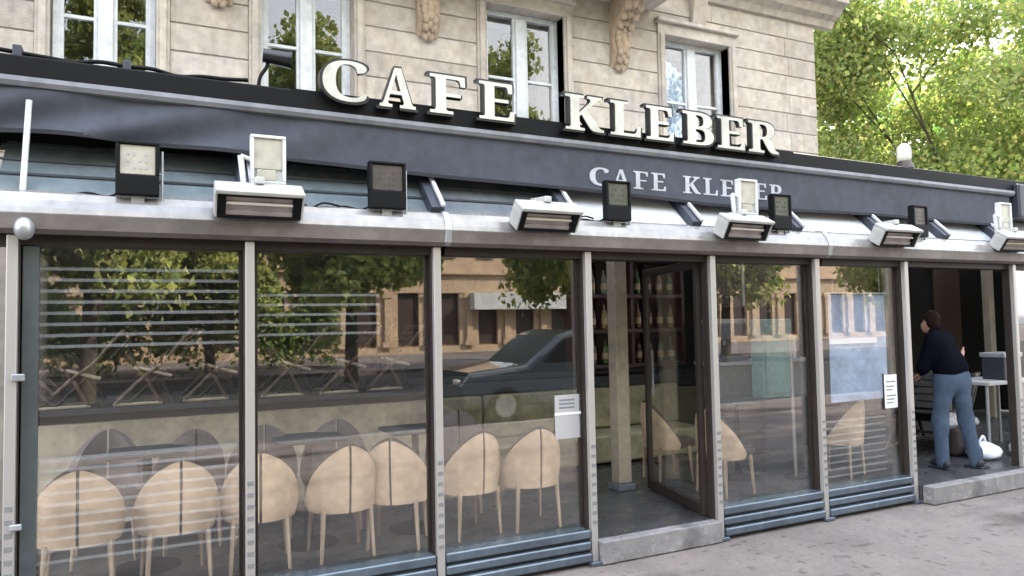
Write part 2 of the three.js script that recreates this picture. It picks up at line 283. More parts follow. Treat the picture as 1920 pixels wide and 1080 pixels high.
// ---------------------------------------------------------------- glazed terrace
const T = thing('glazed_terrace', 'long glazed cafe terrace with greige posts and a grey gutter beam', 'terrace enclosure');
const postX = [0, 1, 2, 3, 4, 5, 6, 7.46, 8.5].map(i => i * W), BEAM = 2.078;
const slotGeo = clean(bx(-0.016, 0.016, -0.011, 0.011, 0.0285, 0.0325)), capGeo = clean(bx(-0.024, 0.024, 0.02, BEAM, -0.012, 0.03, 0.006)), postGeo = clean(bx(-0.03, 0.03, 0.02, BEAM, -0.078, -0.0125, 0.004));
for (const x of postX) {
  const p = shared('post', postGeo, M.bronze, T); p.position.x = x;
  const c = shared('post_cover', capGeo, M.greige, p);
  for (let k = 0; k < 9; k++) { const s = shared('slot', slotGeo, M.slot, p); s.position.y = 0.28 + k * 0.062; }
}
each('foot_plate', postX.map(x => bx(x - 0.05, x + 0.05, 0.004, 0.03, -0.1, 0.06, 0.006)), M.rail, T);
// gutter beam in three lengths with collars at the joints
const beamProf = [[-0.10, 2.10], [0.045, 2.085], [0.078, 2.105], [0.086, 2.15], [0.092, 2.178], [0.085, 2.205], [0.066, 2.245], [0.03, 2.285], [-0.02, 2.305], [-0.10, 2.305]];
const joints = [-0.18, 2.05 * W, 5.08 * W, 9.6];
for (let i = 0; i < 3; i++) {
  const b = part('gutter_beam', prismX(beamProf, joints[i] + 0.003, joints[i + 1] - 0.003, 0.003), M.beam, T);
  part('under_channel', [bx(joints[i] + 0.01, joints[i + 1] - 0.01, BEAM, 2.099, -0.16, 0.035, 0.004), bx(joints[i] + 0.01, joints[i + 1] - 0.01, BEAM - 0.046, BEAM + 0.005, -0.155, -0.012, 0.003)], M.bronze, b);
  part('shaded_lower_face', prismX([[0.03, 2.083], [0.047, 2.081], [0.082, 2.102], [0.0905, 2.15], [0.0955, 2.172], [0.08, 2.17]], joints[i] + 0.004, joints[i + 1] - 0.004), M.beamShade, b);  // shading on the beam's lower face, put into a darker colour
  if (i) part('collar', prismX(beamProf.map(([z, y]) => [z + (z > -0.05 ? 0.008 : 0), y + (y > 2.2 ? 0.008 : y < 2.12 ? -0.002 : 0)]), joints[i] - 0.022, joints[i] + 0.022, 0.004), M.alu, b);
}
part('beam_end_cap', [new THREE.SphereGeometry(0.055, 16, 12).scale(0.8, 1, 1).translate(0.055, 2.10, 0.085)], M.alu, T);
// panes and base rails (bay 3 is the doorway, bay 6 the open bay)
for (const [a, b, i] of [[0, 1, 0], [1, 2, 1], [2, 3, 2], [4, 5, 4], [5, 6, 5], [7.46, 8.5, 7]]) {
  const x0 = a * W + 0.036, x1 = b * W - 0.036;
  const p = part('glass_pane', bx(x0, x1, 0.235, BEAM - 0.047, -0.074, -0.066), M.glass, T);
  if (i === 0) for (let k = 0; k < 27; k++) { const y = 0.47 + k * 0.0555; if (y > 0.98 && y < 1.5) continue; part('film_stripe', bx(x0 + 0.01, x1 - 0.01, y, y + 0.016, -0.0655, -0.0645), M.film, p); }
  if (i === 1) for (let k = 0; k < 5; k++) part('film_stripe', bx(x0 + 0.01, x1 - 0.3, 1.56 + k * 0.0555, 1.574 + k * 0.0555, -0.0655, -0.0645), M.film, p);
  if (i === 5) for (let k = 0; k < 9; k++) part('film_stripe', bx(x0 + 0.01, x1 - 0.2, 0.3 + k * 0.0555, 0.314 + k * 0.0555, -0.0655, -0.0645), M.film, p);
  each('pane_gasket', [bx(x0 - 0.004, x0 + 0.012, 0.236, BEAM - 0.048, -0.082, -0.058), bx(x1 - 0.012, x1 + 0.004, 0.236, BEAM - 0.048, -0.082, -0.058)], M.bronze, p);
  part('base_rail', bx(x0 - 0.006, x1 + 0.006, 0.176, 0.234, -0.11, 0.028, 0.012), M.rail, T);
  part('base_rail', bx(x0 - 0.006, x1 + 0.006, 0.104, 0.160, -0.10, 0.034, 0.014), M.rail, T);
  part('base_rail', bx(x0 - 0.006, x1 + 0.006, 0.030, 0.088, -0.10, 0.048, 0.014), M.rail, T);
  part('base_board', bx(x0 - 0.004, x1 + 0.004, 0.01, 0.22, -0.09, -0.005), M.railDark, T);
}
{ // open door leaf, hinged on the fifth post and swung inwards
  const d = new THREE.Group(); d.name = 'door'; d.position.set(4 * W - 0.035, 0, -0.10); d.rotation.y = 1.36; T.add(d);
  const L = 0.98;
  part('door_frame', [bx(0, 0.055, FLOOR + 0.01, 2.05, -0.02, 0.02, 0.004), bx(L - 0.055, L, FLOOR + 0.01, 2.05, -0.02, 0.02, 0.004), bx(0.055, L - 0.055, 1.99, 2.05, -0.02, 0.02, 0.004), bx(0.055, L - 0.055, FLOOR + 0.01, FLOOR + 0.09, -0.02, 0.02, 0.004)], M.bronze, d);
  part('door_glass', bx(0.055, L - 0.055, FLOOR + 0.09, 1.99, -0.004, 0.004), M.glass, d);
  part('door_handle', [rod([L - 0.03, 0.95, 0.045], [L - 0.03, 1.35, 0.045], 0.012), rod([L - 0.03, 1.0, 0.0], [L - 0.03, 1.0, 0.045], 0.008), rod([L - 0.03, 1.3, 0.0], [L - 0.03, 1.3, 0.045], 0.008)], M.alu, d);
}
// left end return wall, dark corner frame with hinge blocks
part('corner_frame', [bx(0.036, 0.105, 0.236, BEAM - 0.05, -0.055, -0.02, 0.004), bx(-0.03, 0.03, 0.02, BEAM - 0.004, -0.24, -0.135, 0.004)], M.cornerFrame, T);
each('hinge_block', [bx(0.005, 0.06, 1.375, 1.41, 0.0305, 0.05, 0.006), bx(0.005, 0.055, 0.675, 0.705, 0.0305, 0.05, 0.006)], M.alu, T);
part('end_pane', bx(-0.004, 0.004, 0.2, BEAM - 0.002, -2.7, -0.245), M.glass, T);
part('end_rail', [bx(-0.03, 0.03, 0.02, 0.2, -2.7, -0.245, 0.006), bx(-0.03, 0.03, BEAM, BEAM + 0.08, -2.7, -0.17, 0.006)], M.bronze, T);
// sloping glass roof above the beam: panes between rafters, dark ridge beam and flat roof behind
const rafX = [-0.12, 1.07, 2.17, 3.12, 4.19, 5.22, 6.23, 7.06, 7.92, 9.0];
const RA = [2.302, -0.045], RB = [2.66, -0.41];
for (let i = 0; i < rafX.length; i++) {
  const x = rafX[i];
  if (i) {
    const r = part('rafter', bar([x, RA[0] - 0.01, RA[1] + 0.05], [x, RB[0] + 0.04, RB[1]], 0.085, 0.085), M.rafter, T);
    part('rafter_cap', bar([x + 0.028, RA[0] + 0.028, RA[1] + 0.092], [x + 0.028, RB[0] + 0.078, RB[1] + 0.042], 0.026, 0.02, 0.003), M.rafterCap, r);
    part('roof_pane', bar([(x + rafX[i - 1]) / 2, RA[0], RA[1] - 0.002], [(x + rafX[i - 1]) / 2, RB[0], RB[1]], x - rafX[i - 1] - 0.074, 0.012, 0.003), i < 3 ? M.roofReflGrey : i < 4 ? M.roofReflMid : M.roofReflWhite, T);  // pane colours paint in the reflections: bright sky right, darker surroundings left
  }
}
each('roof_batten', [0.25, 0.5, 0.75].map(t => bx(-0.1, 3.08, RA[0] + t * (RB[0] - RA[0]) + 0.006, RA[0] + t * (RB[0] - RA[0]) + 0.018, RA[1] + t * (RB[1] - RA[1]) + 0.0, RA[1] + t * (RB[1] - RA[1]) + 0.012)), M.rafter, T);
part('ridge_beam', bx(-0.16, 9.6, 2.585, 2.70, -0.47, -0.355, 0.006), M.black, T);
part('flat_roof', bx(-0.16, 12.2, 2.66, 2.74, -2.74, -0.472), M.roofLightFill, T);  // unseen roof, made translucent so sky light brightens the terrace inside
part('back_wall', [bx(-0.16, 12.2, FLOOR, 2.655, -2.79, -2.74), bx(12.15, 12.2, FLOOR + 0.01, 2.65, -2.735, -0.1)], M.dark, T);
each('wall_panel', [[5.05, 5.62], [5.70, 6.15], [8.9, 9.5], [10.9, 11.5]].map(([a, b]) => bx(a, b, FLOOR + 0.1, 2.4, -2.738, -2.70, 0.006)), M.brown, T);
each('inner_post', [bx(9.62, 9.72, FLOOR, 2.6, -2.6, -2.5, 0.006), bx(9.84, 10.02, 1.35, 2.25, -2.7, -2.6, 0.006), bx(11.2, 11.32, FLOOR, 2.6, -2.2, -2.1, 0.006)], M.column, T);

// ---------------------------------------------------------------- awning with cassette, front bar and valance
const TILT = -0.0071;
const A = thing('awning', 'dark blue grey shop awning with black cassette and printed valance above the terrace', 'awning');
A.rotation.z = TILT;
part('cassette', [bx(-2.2, 8.62, 2.885, 3.0, -0.50, -0.10, 0.012), bx(-2.2, 8.62, 3.0005, 3.03, -0.46, -0.2, 0.01)], M.black, A);
part('front_bar', prismX([[-0.12, 2.83], [-0.085, 2.838], [-0.074, 2.86], [-0.078, 2.885], [-0.12, 2.884]], -2.2, 8.3, 0.002), M.frontBar, A);
part('fabric_roll', [rod([-2.2, 2.83, -0.23], [8.5, 2.83, -0.23], 0.05, 0.05, 14)], M.awningDark, A);
part('end_block', bx(8.32, 8.9, 2.62, 2.96, -0.48, -0.05, 0.02), M.navy, A);
const vBot = x => (x < 4.4 ? 2.606 - 0.0225 * Math.max(0, x) : 2.507 + 0.02 * Math.min(1, (x - 4.4) / 2.2) ) + 0.006 * Math.sin(x * 2.3);
const vz = (x, v) => -0.108 + 0.006 * Math.sin(x * 1.9) * (1 - v) + (x < 1.7 ? 0.034 * Math.sin((x * 8 - v * 5.6)) * Math.max(0, Math.min(1, (1.7 - x) / 0.9)) * (0.35 + 0.65 * (1 - v)) : 0);
const vf = (o) => (u, v) => { const x = -2.2 + u * 10.45; return [x, vBot(x) + v * (2.832 - vBot(x)), vz(x, v) + o]; };
part('valance', sheet(260, 8, vf(0.002), vf(-0.002)), M.awning, A);
part('hem', sheet(130, 1, (u, v) => { const x = -2.2 + u * 10.45; return [x, vBot(x) + v * 0.022, vz(x, 0) + 0.005]; }, (u, v) => { const x = -2.2 + u * 10.45; return [x, vBot(x) + v * 0.022, vz(x, 0) - 0.005]; }), M.awningDark, A);
part('support_pole', rod([0.015, 2.3, -0.03], [0.03, 2.76, -0.06], 0.014), M.whitePaint, A);

const font = await new FontLoader().loadAsync('fonts/droid/droid_serif_bold.typeface.json');
function glyph(ch, x0, x1, y0, y1, depth, bevel) {
  const g = new TextGeometry(ch, { font, size: 1, depth: depth, curveSegments: 6, bevelEnabled: bevel > 0, bevelThickness: bevel, bevelSize: bevel, bevelSegments: 1, bevelOffset: bevel ? -bevel * 0.2 : 0 });
  g.computeBoundingBox(); const b = g.boundingBox;
  const sx = (x1 - x0) / (b.max.x - b.min.x), sy = (y1 - y0) / (b.max.y - b.min.y);
  return g.translate(-b.min.x, -b.min.y, 0).scale(sx, sy, 1).translate(x0, y0, 0);
}
// raised letters: cream faces, black returns
const sign = thing('letter_sign', 'raised cream letters with black edges reading CAFE KLEBER above the awning', 'sign');
sign.rotation.z = TILT;
for (const [ch, x0, x1] of [['C', 1.50, 1.765], ['A', 1.845, 2.075], ['F', 2.17, 2.41], ['E', 2.51, 2.765], ['K', 3.16, 3.47], ['L', 3.53, 3.79], ['E', 3.845, 4.09], ['B', 4.18, 4.475], ['E', 4.515, 4.79], ['R', 4.835, 5.15]]) {
  const q = x => x * 0.988 - 0.012, back = part('letter', glyph(ch, q(x0) - 0.017, q(x1) + 0.017, 2.933, 3.207, 0.05, 0), M.blackGloss, sign); back.position.z = -0.098;
  const face = part('letter_face', glyph(ch, q(x0), q(x1), 2.947, 3.193, 0.006, 0), M.cream, back); face.position.z = 0.0505;
}
part('mounting_rail', [bx(1.3, 5.3, 2.99, 3.004, -0.115, -0.1)], M.black, sign);
{ // the name printed on the valance
  const s = 'CAFE KLEBER', ws = [0.16, 0.15, 0.13, 0.13, 0.10, 0.165, 0.14, 0.135, 0.15, 0.135, 0.15]; let x = 3.33;
  const out = []; for (let i = 0; i < s.length; i++) { if (s[i] !== ' ') { const g = glyph(s[i], x, x + ws[i], 2.586, 2.716, 0.002, 0); g.translate(0, 0, vz(x + 0.07, 0.4) + 0.004); part('printed_letter', g, M.lettering, A.children.find(o => o.name === 'valance')); } x += ws[i] + 0.03; }
}
// ---------------------------------------------------------------- heaters on the beam
const H0 = thing('patio_heater', 'white infrared heater over the second pane, leftmost on the beam', 'patio heater', [1.115, 2.28, 0.15], 0, 'infrared heaters along the gutter beam');
{
  const t = new THREE.Group(); // housing tilted to face down and out
  const hw = 0.225, tilt = 0.55, rot = g => g.rotateX(tilt);
  part('housing', [rot(bx(-hw, hw, 0.052, 0.078, -0.07, 0.064, 0.008)), rot(bx(-hw, -hw + 0.012, -0.082, 0.052, -0.07, 0.05, 0.005)), rot(bx(hw - 0.012, hw, -0.082, 0.052, -0.07, 0.05, 0.005)), rot(bx(-hw + 0.012, hw - 0.012, -0.082, 0.052, -0.07, -0.04, 0.005))], M.heaterWhite, H0);
  part('front_frame', [rot(bx(-hw + 0.013, hw - 0.013, 0.036, 0.051, 0.0, 0.048, 0.003)), rot(bx(-hw + 0.013, hw - 0.013, -0.084, -0.07, -0.039, 0.048, 0.003)), rot(bx(-hw + 0.013, -hw + 0.055, -0.07, 0.036, -0.039, 0.045, 0.003)), rot(bx(hw - 0.055, hw - 0.013, -0.07, 0.036, -0.039, 0.045, 0.003))], M.black, H0);
  part('reflector', [rot(bx(-hw + 0.056, hw - 0.056, -0.069, 0.035, -0.02, 0.020)), rot(bx(-hw + 0.056, hw - 0.056, -0.069, -0.045, 0.021, 0.034))], M.reflector, H0);
  part('heating_tube', rot(rod([-hw + 0.057, -0.005, 0.03], [hw - 0.057, -0.005, 0.03], 0.009)), M.emitter, H0);
  part('bracket', [bx(-0.03, 0.03, -0.03, 0.13, -0.17, -0.10, 0.008), bx(-0.025, 0.025, 0.09, 0.13, -0.16, 0.02, 0.008)], M.heaterWhite, H0);
}
part('cord', tube([[0.12, 0.07, -0.05], [0.2, 0.1, -0.12], [0.28, 0.0, -0.13], [0.36, 0.03, -0.12], [0.46, 0.022, -0.15]], 0.006, 24), M.black, H0);
for (const [x, l] of [[2.86, 'white infrared heater on the beam over the third and fourth posts, second from left'], [4.52, 'white infrared heater on the beam above the open doorway, third from left'], [6.20, 'white infrared heater on the beam beside the last glass pane, fourth from left'], [7.86, 'white infrared heater at the right edge of the photo, last on the beam']]) { const h = place(H0, l, [x, 2.28, 0.15], 0.05 * Math.sin(x * 3)); h.rotation.x = 0.06 * Math.sin(x * 5); }
// black floodlights with square faces
function flood(x, label, face, w = 0.2) {
  const f = thing('floodlight', label, 'floodlight', [x, 2.29, 0.06], 0, 'black floodlights standing along the beam');
  const h = 0.275, hw = w / 2;
  part('case', [bx(-hw, hw, 0, 0.105, -0.03, 0.03, 0.006), bx(-hw, hw, h - 0.016, h, -0.03, 0.03, 0.005), bx(-hw, -hw + 0.018, 0.105, h - 0.016, -0.03, 0.03, 0.004), bx(hw - 0.018, hw, 0.105, h - 0.016, -0.03, 0.03, 0.004), bx(-hw + 0.018, hw - 0.018, 0.105, h - 0.016, -0.03, 0.005)], M.black, f);
  const p = part('lamp_face', bx(-hw + 0.019, hw - 0.019, 0.107, h - 0.018, 0.0055, 0.016, 0.003), face, f);
  const dots = []; for (let i = 0; i < 4; i++) for (let j = 0; j < 3; j++) if ((i * 3 + j * 5) % 4) dots.push(bx(-0.048 + i * 0.027, -0.038 + i * 0.027, 0.135 + j * 0.035, 0.15 + j * 0.035, 0.016, 0.019));
  part('diode', dots, face === M.screenCream ? M.paperGrey : M.screenDark, p);
  part('stand', [rod([hw + 0.012, -0.03, -0.02], [hw + 0.012, 0.24, -0.02], 0.007), rod([hw + 0.012, 0.12, -0.02], [hw - 0.005, 0.12, -0.02], 0.006), bx(-0.03, 0.03, -0.05, -0.001, -0.05, 0.0)], M.alu, f);
  part('cord', tube([[-hw + 0.03, 0.03, -0.032], [-hw - 0.03, -0.005, -0.04], [-hw - 0.12, 0.012, -0.06], [-hw - 0.2, 0.006, -0.09]], 0.006, 18), M.black, f);
}
flood(0.535, 'black framed floodlight with a cream dotted face, leftmost on the beam', M.screenCream);
flood(1.84, 'black floodlight with a brown face beside the first rafter', M.screenDark, 0.22);
flood(3.46, 'black floodlight with an olive face right of the second heater', M.screenOlive, 0.2);
flood(4.98, 'slim dark floodlight just right of the third heater', M.screenOlive, 0.19);
flood(6.62, 'dark floodlight right of the fourth heater, last on the beam', M.screenDark, 0.19);
function whiteFlood(x, label, s = 1) {
  const f = thing('raised_floodlight', label, 'floodlight', [x, 2.38, 0.1], 0, 'white floodlights raised on arms');
  part('case', [bx(-0.092, 0.092, 0, 0.018, -0.025, 0.025, 0.005), bx(-0.092, 0.092, 0.25, 0.268, -0.025, 0.025, 0.005), bx(-0.092, -0.074, 0.018, 0.25, -0.025, 0.025, 0.004), bx(0.074, 0.092, 0.018, 0.25, -0.025, 0.025, 0.004), bx(-0.074, 0.074, 0.018, 0.25, -0.025, 0.0)], M.whitePaint, f);
  part('lamp_face', [bx(-0.073, 0.073, 0.085, 0.249, 0.0005, 0.012), bx(-0.06, 0.04, 0.019, 0.08, 0.0005, 0.02, 0.004)], M.screenCream, f);
  part('arm', [rod([-0.115, -0.1, 0.0], [-0.14, 0.15, 0.0], 0.016), rod([-0.14, 0.15, 0.0], [-0.08, 0.13, 0.0], 0.012), rod([-0.07, -0.1, 0.0], [-0.06, 0.0, 0], 0.014)], M.whitePaint, f);
}
whiteFlood(1.165, 'white framed floodlight on an arm above the leftmost heater');
whiteFlood(4.60, 'white floodlight on an arm above the third heater');
whiteFlood(7.80, 'white floodlight near the right edge of the photo above the last heater');
// things on the awning cassette
{
  const s = thing('spotlight', 'small black spotlight on a bent arm standing on the awning cassette', 'spotlight', [1.25, 3.0, -0.3]);
  part('arm', tube([[-0.09, 0, 0.02], [-0.075, 0.1, 0.02], [-0.04, 0.16, 0.02], [-0.03, 0.2, 0.02]], 0.012, 12), M.black, s);
  part('lamp_head', [rod([-0.06, 0.23, 0.02], [0.09, 0.215, 0.04], 0.042, 0.05, 12), rod([0.09, 0.215, 0.04], [0.1, 0.214, 0.041], 0.054, 0.054, 12)], M.blackGloss, s);
  const c = thing('cable', 'dark cable lying loosely along the top left of the awning', 'cable', [0, 0, 0]);
  const pts = []; for (let i = 0; i <= 16; i++) { const x = -0.9 + i * 0.125; pts.push([x, 3.045 - 0.0071 * x + 0.014 * Math.abs(Math.sin(i * 1.7)), -0.25 + 0.03 * Math.sin(i * 1.3)]); }
  part('cord', tube(pts, 0.012, 70), M.black, c); each('clip', [3, 7, 11].map(i => bx(pts[i][0] - 0.02, pts[i][0] + 0.02, 3.02, pts[i][1] + 0.03, -0.3, -0.2, 0.005)), M.rafter, c);
  const l = thing('globe_lamp', 'small white lamp on a brown base at the right of the awning top', 'lamp', [6.98, 2.96, -0.3]);
  part('base', [new THREE.CylinderGeometry(0.06, 0.09, 0.07, 14).translate(0, 0.065, 0), bx(-0.14, 0.16, 0, 0.03, -0.06, 0.06, 0.008)], M.brown, l);
  part('globe', new THREE.CapsuleGeometry(0.062, 0.07, 6, 14).translate(0, 0.175, 0), M.cream, l);
}
// folded cafe chairs tilted in a row on a dark high ledge
{
  const lg = thing('ledge', 'dark high ledge carrying tilted folded chairs behind the first two panes', 'ledge', [0, FLOOR, -1.86]);
  part('board', bx(-0.12, 2.72, 0.88, 0.925, -0.27, 0.22, 0.008), M.navy, lg);
  part('apron', bx(-0.10, 2.70, 0.825, 0.879, 0.10, 0.14, 0.004), M.seat, lg);
  for (let i = 0; i < 2; i++) part('padded_front', bx(-0.10 + i * 1.4 + 0.003, -0.10 + (i + 1) * 1.4 - 0.003, 0.10, 0.822, 0.09, 0.15, 0.015), M.tan, lg);
  for (const x of [-0.06, 1.3, 2.66]) part('leg', bx(x - 0.025, x + 0.025, 0, 0.88, -0.15, -0.1, 0.004), M.black, lg);
  const f = thing('folded_chair', 'folded slatted chair tilted on the ledge, leftmost of the row', 'folded chair', [-0.08, FLOOR + 0.927, -1.86], 0, 'folded chairs tilted in a row on the ledge');
  for (const z of [-0.19, 0.19]) for (const dx of [0, 0.085]) {
    const q = z * (1 - dx * 0.6), m = dx ? M.caneDark : M.caneFrame;
    part('back_frame', tube([[dx, 0.016, q], [0.10 + dx, 0.115, q], [0.20 + dx, 0.215, q], [0.31 + dx, 0.30, q], [0.40 + dx, 0.41, q], [0.50 + dx, 0.53, q]], 0.017, 28), m, f);
    part('leg_frame', tube([[0.29 + dx, 0.016, q], [0.25 + dx, 0.09, q], [0.19 + dx, 0.20, q], [0.10 + dx, 0.33, q], [0.07 + dx, 0.37, q]], 0.015, 20), m, f);
    if (!dx) part('foot_rail', rod([-0.01, 0.013, z], [0.30, 0.013, z], 0.012), M.caneLight, f);
  }
  for (let i = 0; i < 5; i++) part('slat', new RoundedBoxGeometry(0.05, 0.016, 0.36, 1, 0.004).rotateZ(0.9).translate(0.285 + i * 0.046, 0.31 + i * 0.05, 0), M.caneDark, f);
  part('side_panel', prismZ([[0.03, 0.04], [0.34, 0.04], [0.29, 0.13], [0.42, 0.27], [0.56, 0.47], [0.44, 0.43], [0.30, 0.31], [0.20, 0.22], [0.13, 0.32], [0.09, 0.33], [0.14, 0.17]], 0.165, 0.178), M.caneDark, f);
  part('seat', new RoundedBoxGeometry(0.34, 0.03, 0.36, 1, 0.01).rotateZ(-0.30).translate(0.24, 0.235, 0), M.caneDark, f);
  part('seat_edge', [rod([0.12, 0.275, 0.19], [0.36, 0.20, 0.19], 0.013), rod([0.12, 0.275, -0.19], [0.36, 0.20, -0.19], 0.013)], M.caneLight, f);
  part('crossbar', rod([0.25, 0.06, -0.19], [0.25, 0.06, 0.19], 0.011), M.caneFrame, f);
  for (const [x, l] of [[0.37, 'folded slatted chair tilted on the ledge, second from the left'], [0.81, 'folded slatted chair tilted on the ledge just left of the first post'], [1.36, 'folded slatted chair tilted on the ledge just right of the first post'], [1.80, 'folded slatted chair tilted on the ledge, second from the right'], [2.17, 'folded slatted chair tilted on the ledge, rightmost of the row']]) place(f, l, [x, FLOOR + 0.927, -1.86 + 0.02 * Math.sin(x * 5)], 0.04 * Math.sin(x * 9));
}
// papers on the glass
{
  const p = thing('notice_sheet', 'white paper notice taped to the right edge of the last glass pane', 'notice', [6.325, 0.815, -0.06]);
  part('sheet', bx(-0.082, 0.082, 0, 0.285, -0.004, 0.0), M.paper, p);
  part('print', [0.04, 0.07, 0.10, 0.15, 0.18, 0.22].map((y, i) => bx(-0.06, 0.02 + 0.02 * (i % 3), y, y + 0.01, 0.0002, 0.001)), M.ink, p);
  part('backing', bx(-0.098, -0.083, -0.012, 0.297, -0.004, 0.002), M.bronze, p);
  const m = thing('menu_holder', 'grey menu holder with two sheets on the glass beside the doorway', 'menu holder', [3.105, 0.83, -0.06]);
  part('lower_sheet', bx(-0.10, 0.098, 0, 0.155, -0.004, 0.002), M.paperGrey, m);
  part('upper_sheet', bx(-0.10, 0.098, 0.175, 0.29, -0.004, 0.002), M.paperGrey, m);
  part('bright_strip', bx(-0.10, 0.098, 0.157, 0.174, -0.004, 0.004), M.paper, m);
  part('print', [0.20, 0.225, 0.25].map(y => bx(-0.07, 0.05, y, y + 0.012, 0.0021, 0.003)), M.ink, m);
  const b = thing('hanging_sheet', 'pale blue sheet hanging behind the last glass pane', 'sheet', [6.21, 0.87, -0.27]);
  part('cloth', sheet(20, 6, (u, v) => [-0.37 + u * 0.74, v * 0.93, 0.008 * Math.sin(u * 11 + v)], (u, v) => [-0.37 + u * 0.74, v * 0.93, 0.008 * Math.sin(u * 11 + v) - 0.004]), M.paleBlue, b);
  part('fold_band', sheet(20, 1, (u, v) => [-0.37 + u * 0.6, 0.5 + v * 0.05, 0.006 + 0.008 * Math.sin(u * 9)], (u, v) => [-0.37 + u * 0.6, 0.5 + v * 0.05, 0.002 + 0.008 * Math.sin(u * 9)]), M.paper, b);
  part('rail', rod([-0.39, 0.94, 0], [0.39, 0.94, 0], 0.01), M.alu, b);
  part('cord', [rod([-0.3, 0.94, 0], [-0.3, 1.205, 0], 0.003), rod([0.3, 0.94, 0], [0.3, 1.205, 0], 0.003)], M.alu, b);
}

// ---------------------------------------------------------------- chairs
function shellFn(side, off, y0, top, w = 0.232, d = 0.215) { // half of a tub shell, from the back seam round to the arm
  return (u, v) => {
    const th = (0.035 + u * 1.72) * side, hgt = top * (1 - 0.85 * Math.pow(u, 1.6)), k = 1 - 0.10 * Math.pow(1 - v, 2) + (v > 0.8 ? -0.03 * (v - 0.8) / 0.2 : 0);
    return [Math.sin(th) * (w - off) * k, y0 + v * hgt, Math.cos(th) * (d - off) * k];
  };
}
function makeChair(label, category, dark, group) {
  const c = thing(dark ? 'upholstered_chair' : 'tub_chair', label, category, [0, FLOOR, 0], 0, group);
  for (const s of [-1, 1]) part('back_panel', s > 0 ? sheet(18, 8, shellFn(s, 0, 0.30, 0.41), shellFn(s, 0.014, 0.30, 0.41)) : sheet(18, 8, shellFn(s, 0.014, 0.30, 0.41), shellFn(s, 0, 0.30, 0.41)), dark ? M.greyCloth : (s > 0 ? M.veneer : M.veneerB), c);
  part('upholstery', [-1, 1].map(s => { const f = shellFn(s, 0.016, 0.32, 0.41), g = shellFn(s, 0.055, 0.32, 0.405); const z = h => (u, v) => h(Math.max(0, u * 1.02 - 0.02), v); return s > 0 ? sheet(16, 8, z(f), z(g)) : sheet(16, 8, z(g), z(f)); }), dark ? M.greyCloth : M.seat, c);
  const seat = new THREE.CylinderGeometry(0.195, 0.185, 0.085, 24); seat.scale(1, 1, 0.98); seat.translate(0, 0.345, -0.02);
  part('seat', [seat, bx(-0.16, 0.16, 0.305, 0.385, -0.23, -0.06, 0.03)], M.seat, c);
  for (const [x, z] of [[-0.15, 0.13], [0.15, 0.13], [-0.15, -0.16], [0.15, -0.16]]) part('leg', rod([x * 1.12, 0, z * 1.12], [x, 0.32, z], 0.010, 0.018, 10), M.leg, c);
  return c;
}
const gTan = 'tan backed tub chairs in the row along the front glass';
const chair = makeChair('tan tub chair nearest the left corner of the terrace', 'chair', false, gTan);
chair.position.set(0.245, FLOOR, -0.57); chair.rotation.y = 0.02;
const row = [[0.735, -0.58, 0.09, 'tan tub chair second from the left corner behind the first pane'], [1.205, -0.60, -0.10, 'tan tub chair half hidden by the post between the first two panes'], [1.70, -0.57, 0.06, 'tan tub chair in the middle of the second pane'], [2.08, -0.60, -0.50, 'tan tub chair turned sideways at the right of the second pane'], [2.60, -0.60, 0.16, 'tan tub chair at the left of the third pane'], [3.06, -0.56, -0.04, 'tan tub chair beside the menu holder in the third pane']];
for (const [x, z, t, l] of row) place(chair, l, [x, FLOOR, z], t);
for (const [x, z, t, l] of [[4.84, -1.28, -1.75, 'tan tub chair seen sideways through the open door'], [4.93, -0.62, -1.5, 'tan tub chair seen sideways right of the open door'], [6.32, -0.60, 0.35, 'tan tub chair under the pale blue sheet in the last pane']]) { const c = place(chair, l, [x, FLOOR, z], t); delete c.userData.group; }
const dch = makeChair('dark upholstered chair facing out behind the leftmost table', 'chair', true, 'dark chairs on the far side of the tables');
dch.position.set(0.34, FLOOR, -1.24); dch.rotation.y = Math.PI; dch.scale.set(1.04, 1.10, 1.0);
for (const [x, l] of [[0.82, 'dark upholstered chair facing out, second from the left'], [1.30, 'dark upholstered chair facing out behind the first post'], [1.80, 'dark upholstered chair facing out behind the middle of the second pane'], [2.75, 'dark upholstered chair facing out behind the third pane']]) place(dch, l, [x, FLOOR, -1.24 + 0.03 * Math.sin(x * 7)], Math.PI + 0.25 * Math.sin(x * 5));
function makeTable(label) {
  const t = thing('cafe_table', label, 'table', [0, FLOOR, 0], 0, 'small dark tables between the chairs');
  part('table_top', bx(-0.22, 0.22, 0.69, 0.715, -0.2, 0.2, 0.008), M.tableTop, t);
  part('pedestal', rod([0, 0.03, 0], [0, 0.70, 0], 0.03, 0.025, 12), M.black, t);
  part('base', [new THREE.CylinderGeometry(0.05, 0.2, 0.03, 20).translate(0, 0.016, 0)], M.black, t); return t;
}
const table = makeTable('small dark table between the two leftmost tan chairs and the dark chairs'); table.position.set(0.58, FLOOR, -0.92);
for (const [x, z, l] of [[1.56, -0.92, 'small dark table behind the second pane'], [2.32, -0.92, 'small dark table behind the third pane'], [5.45, -1.0, 'small dark table right of the sideways chairs']]) place(table, l, [x, FLOOR, z]);

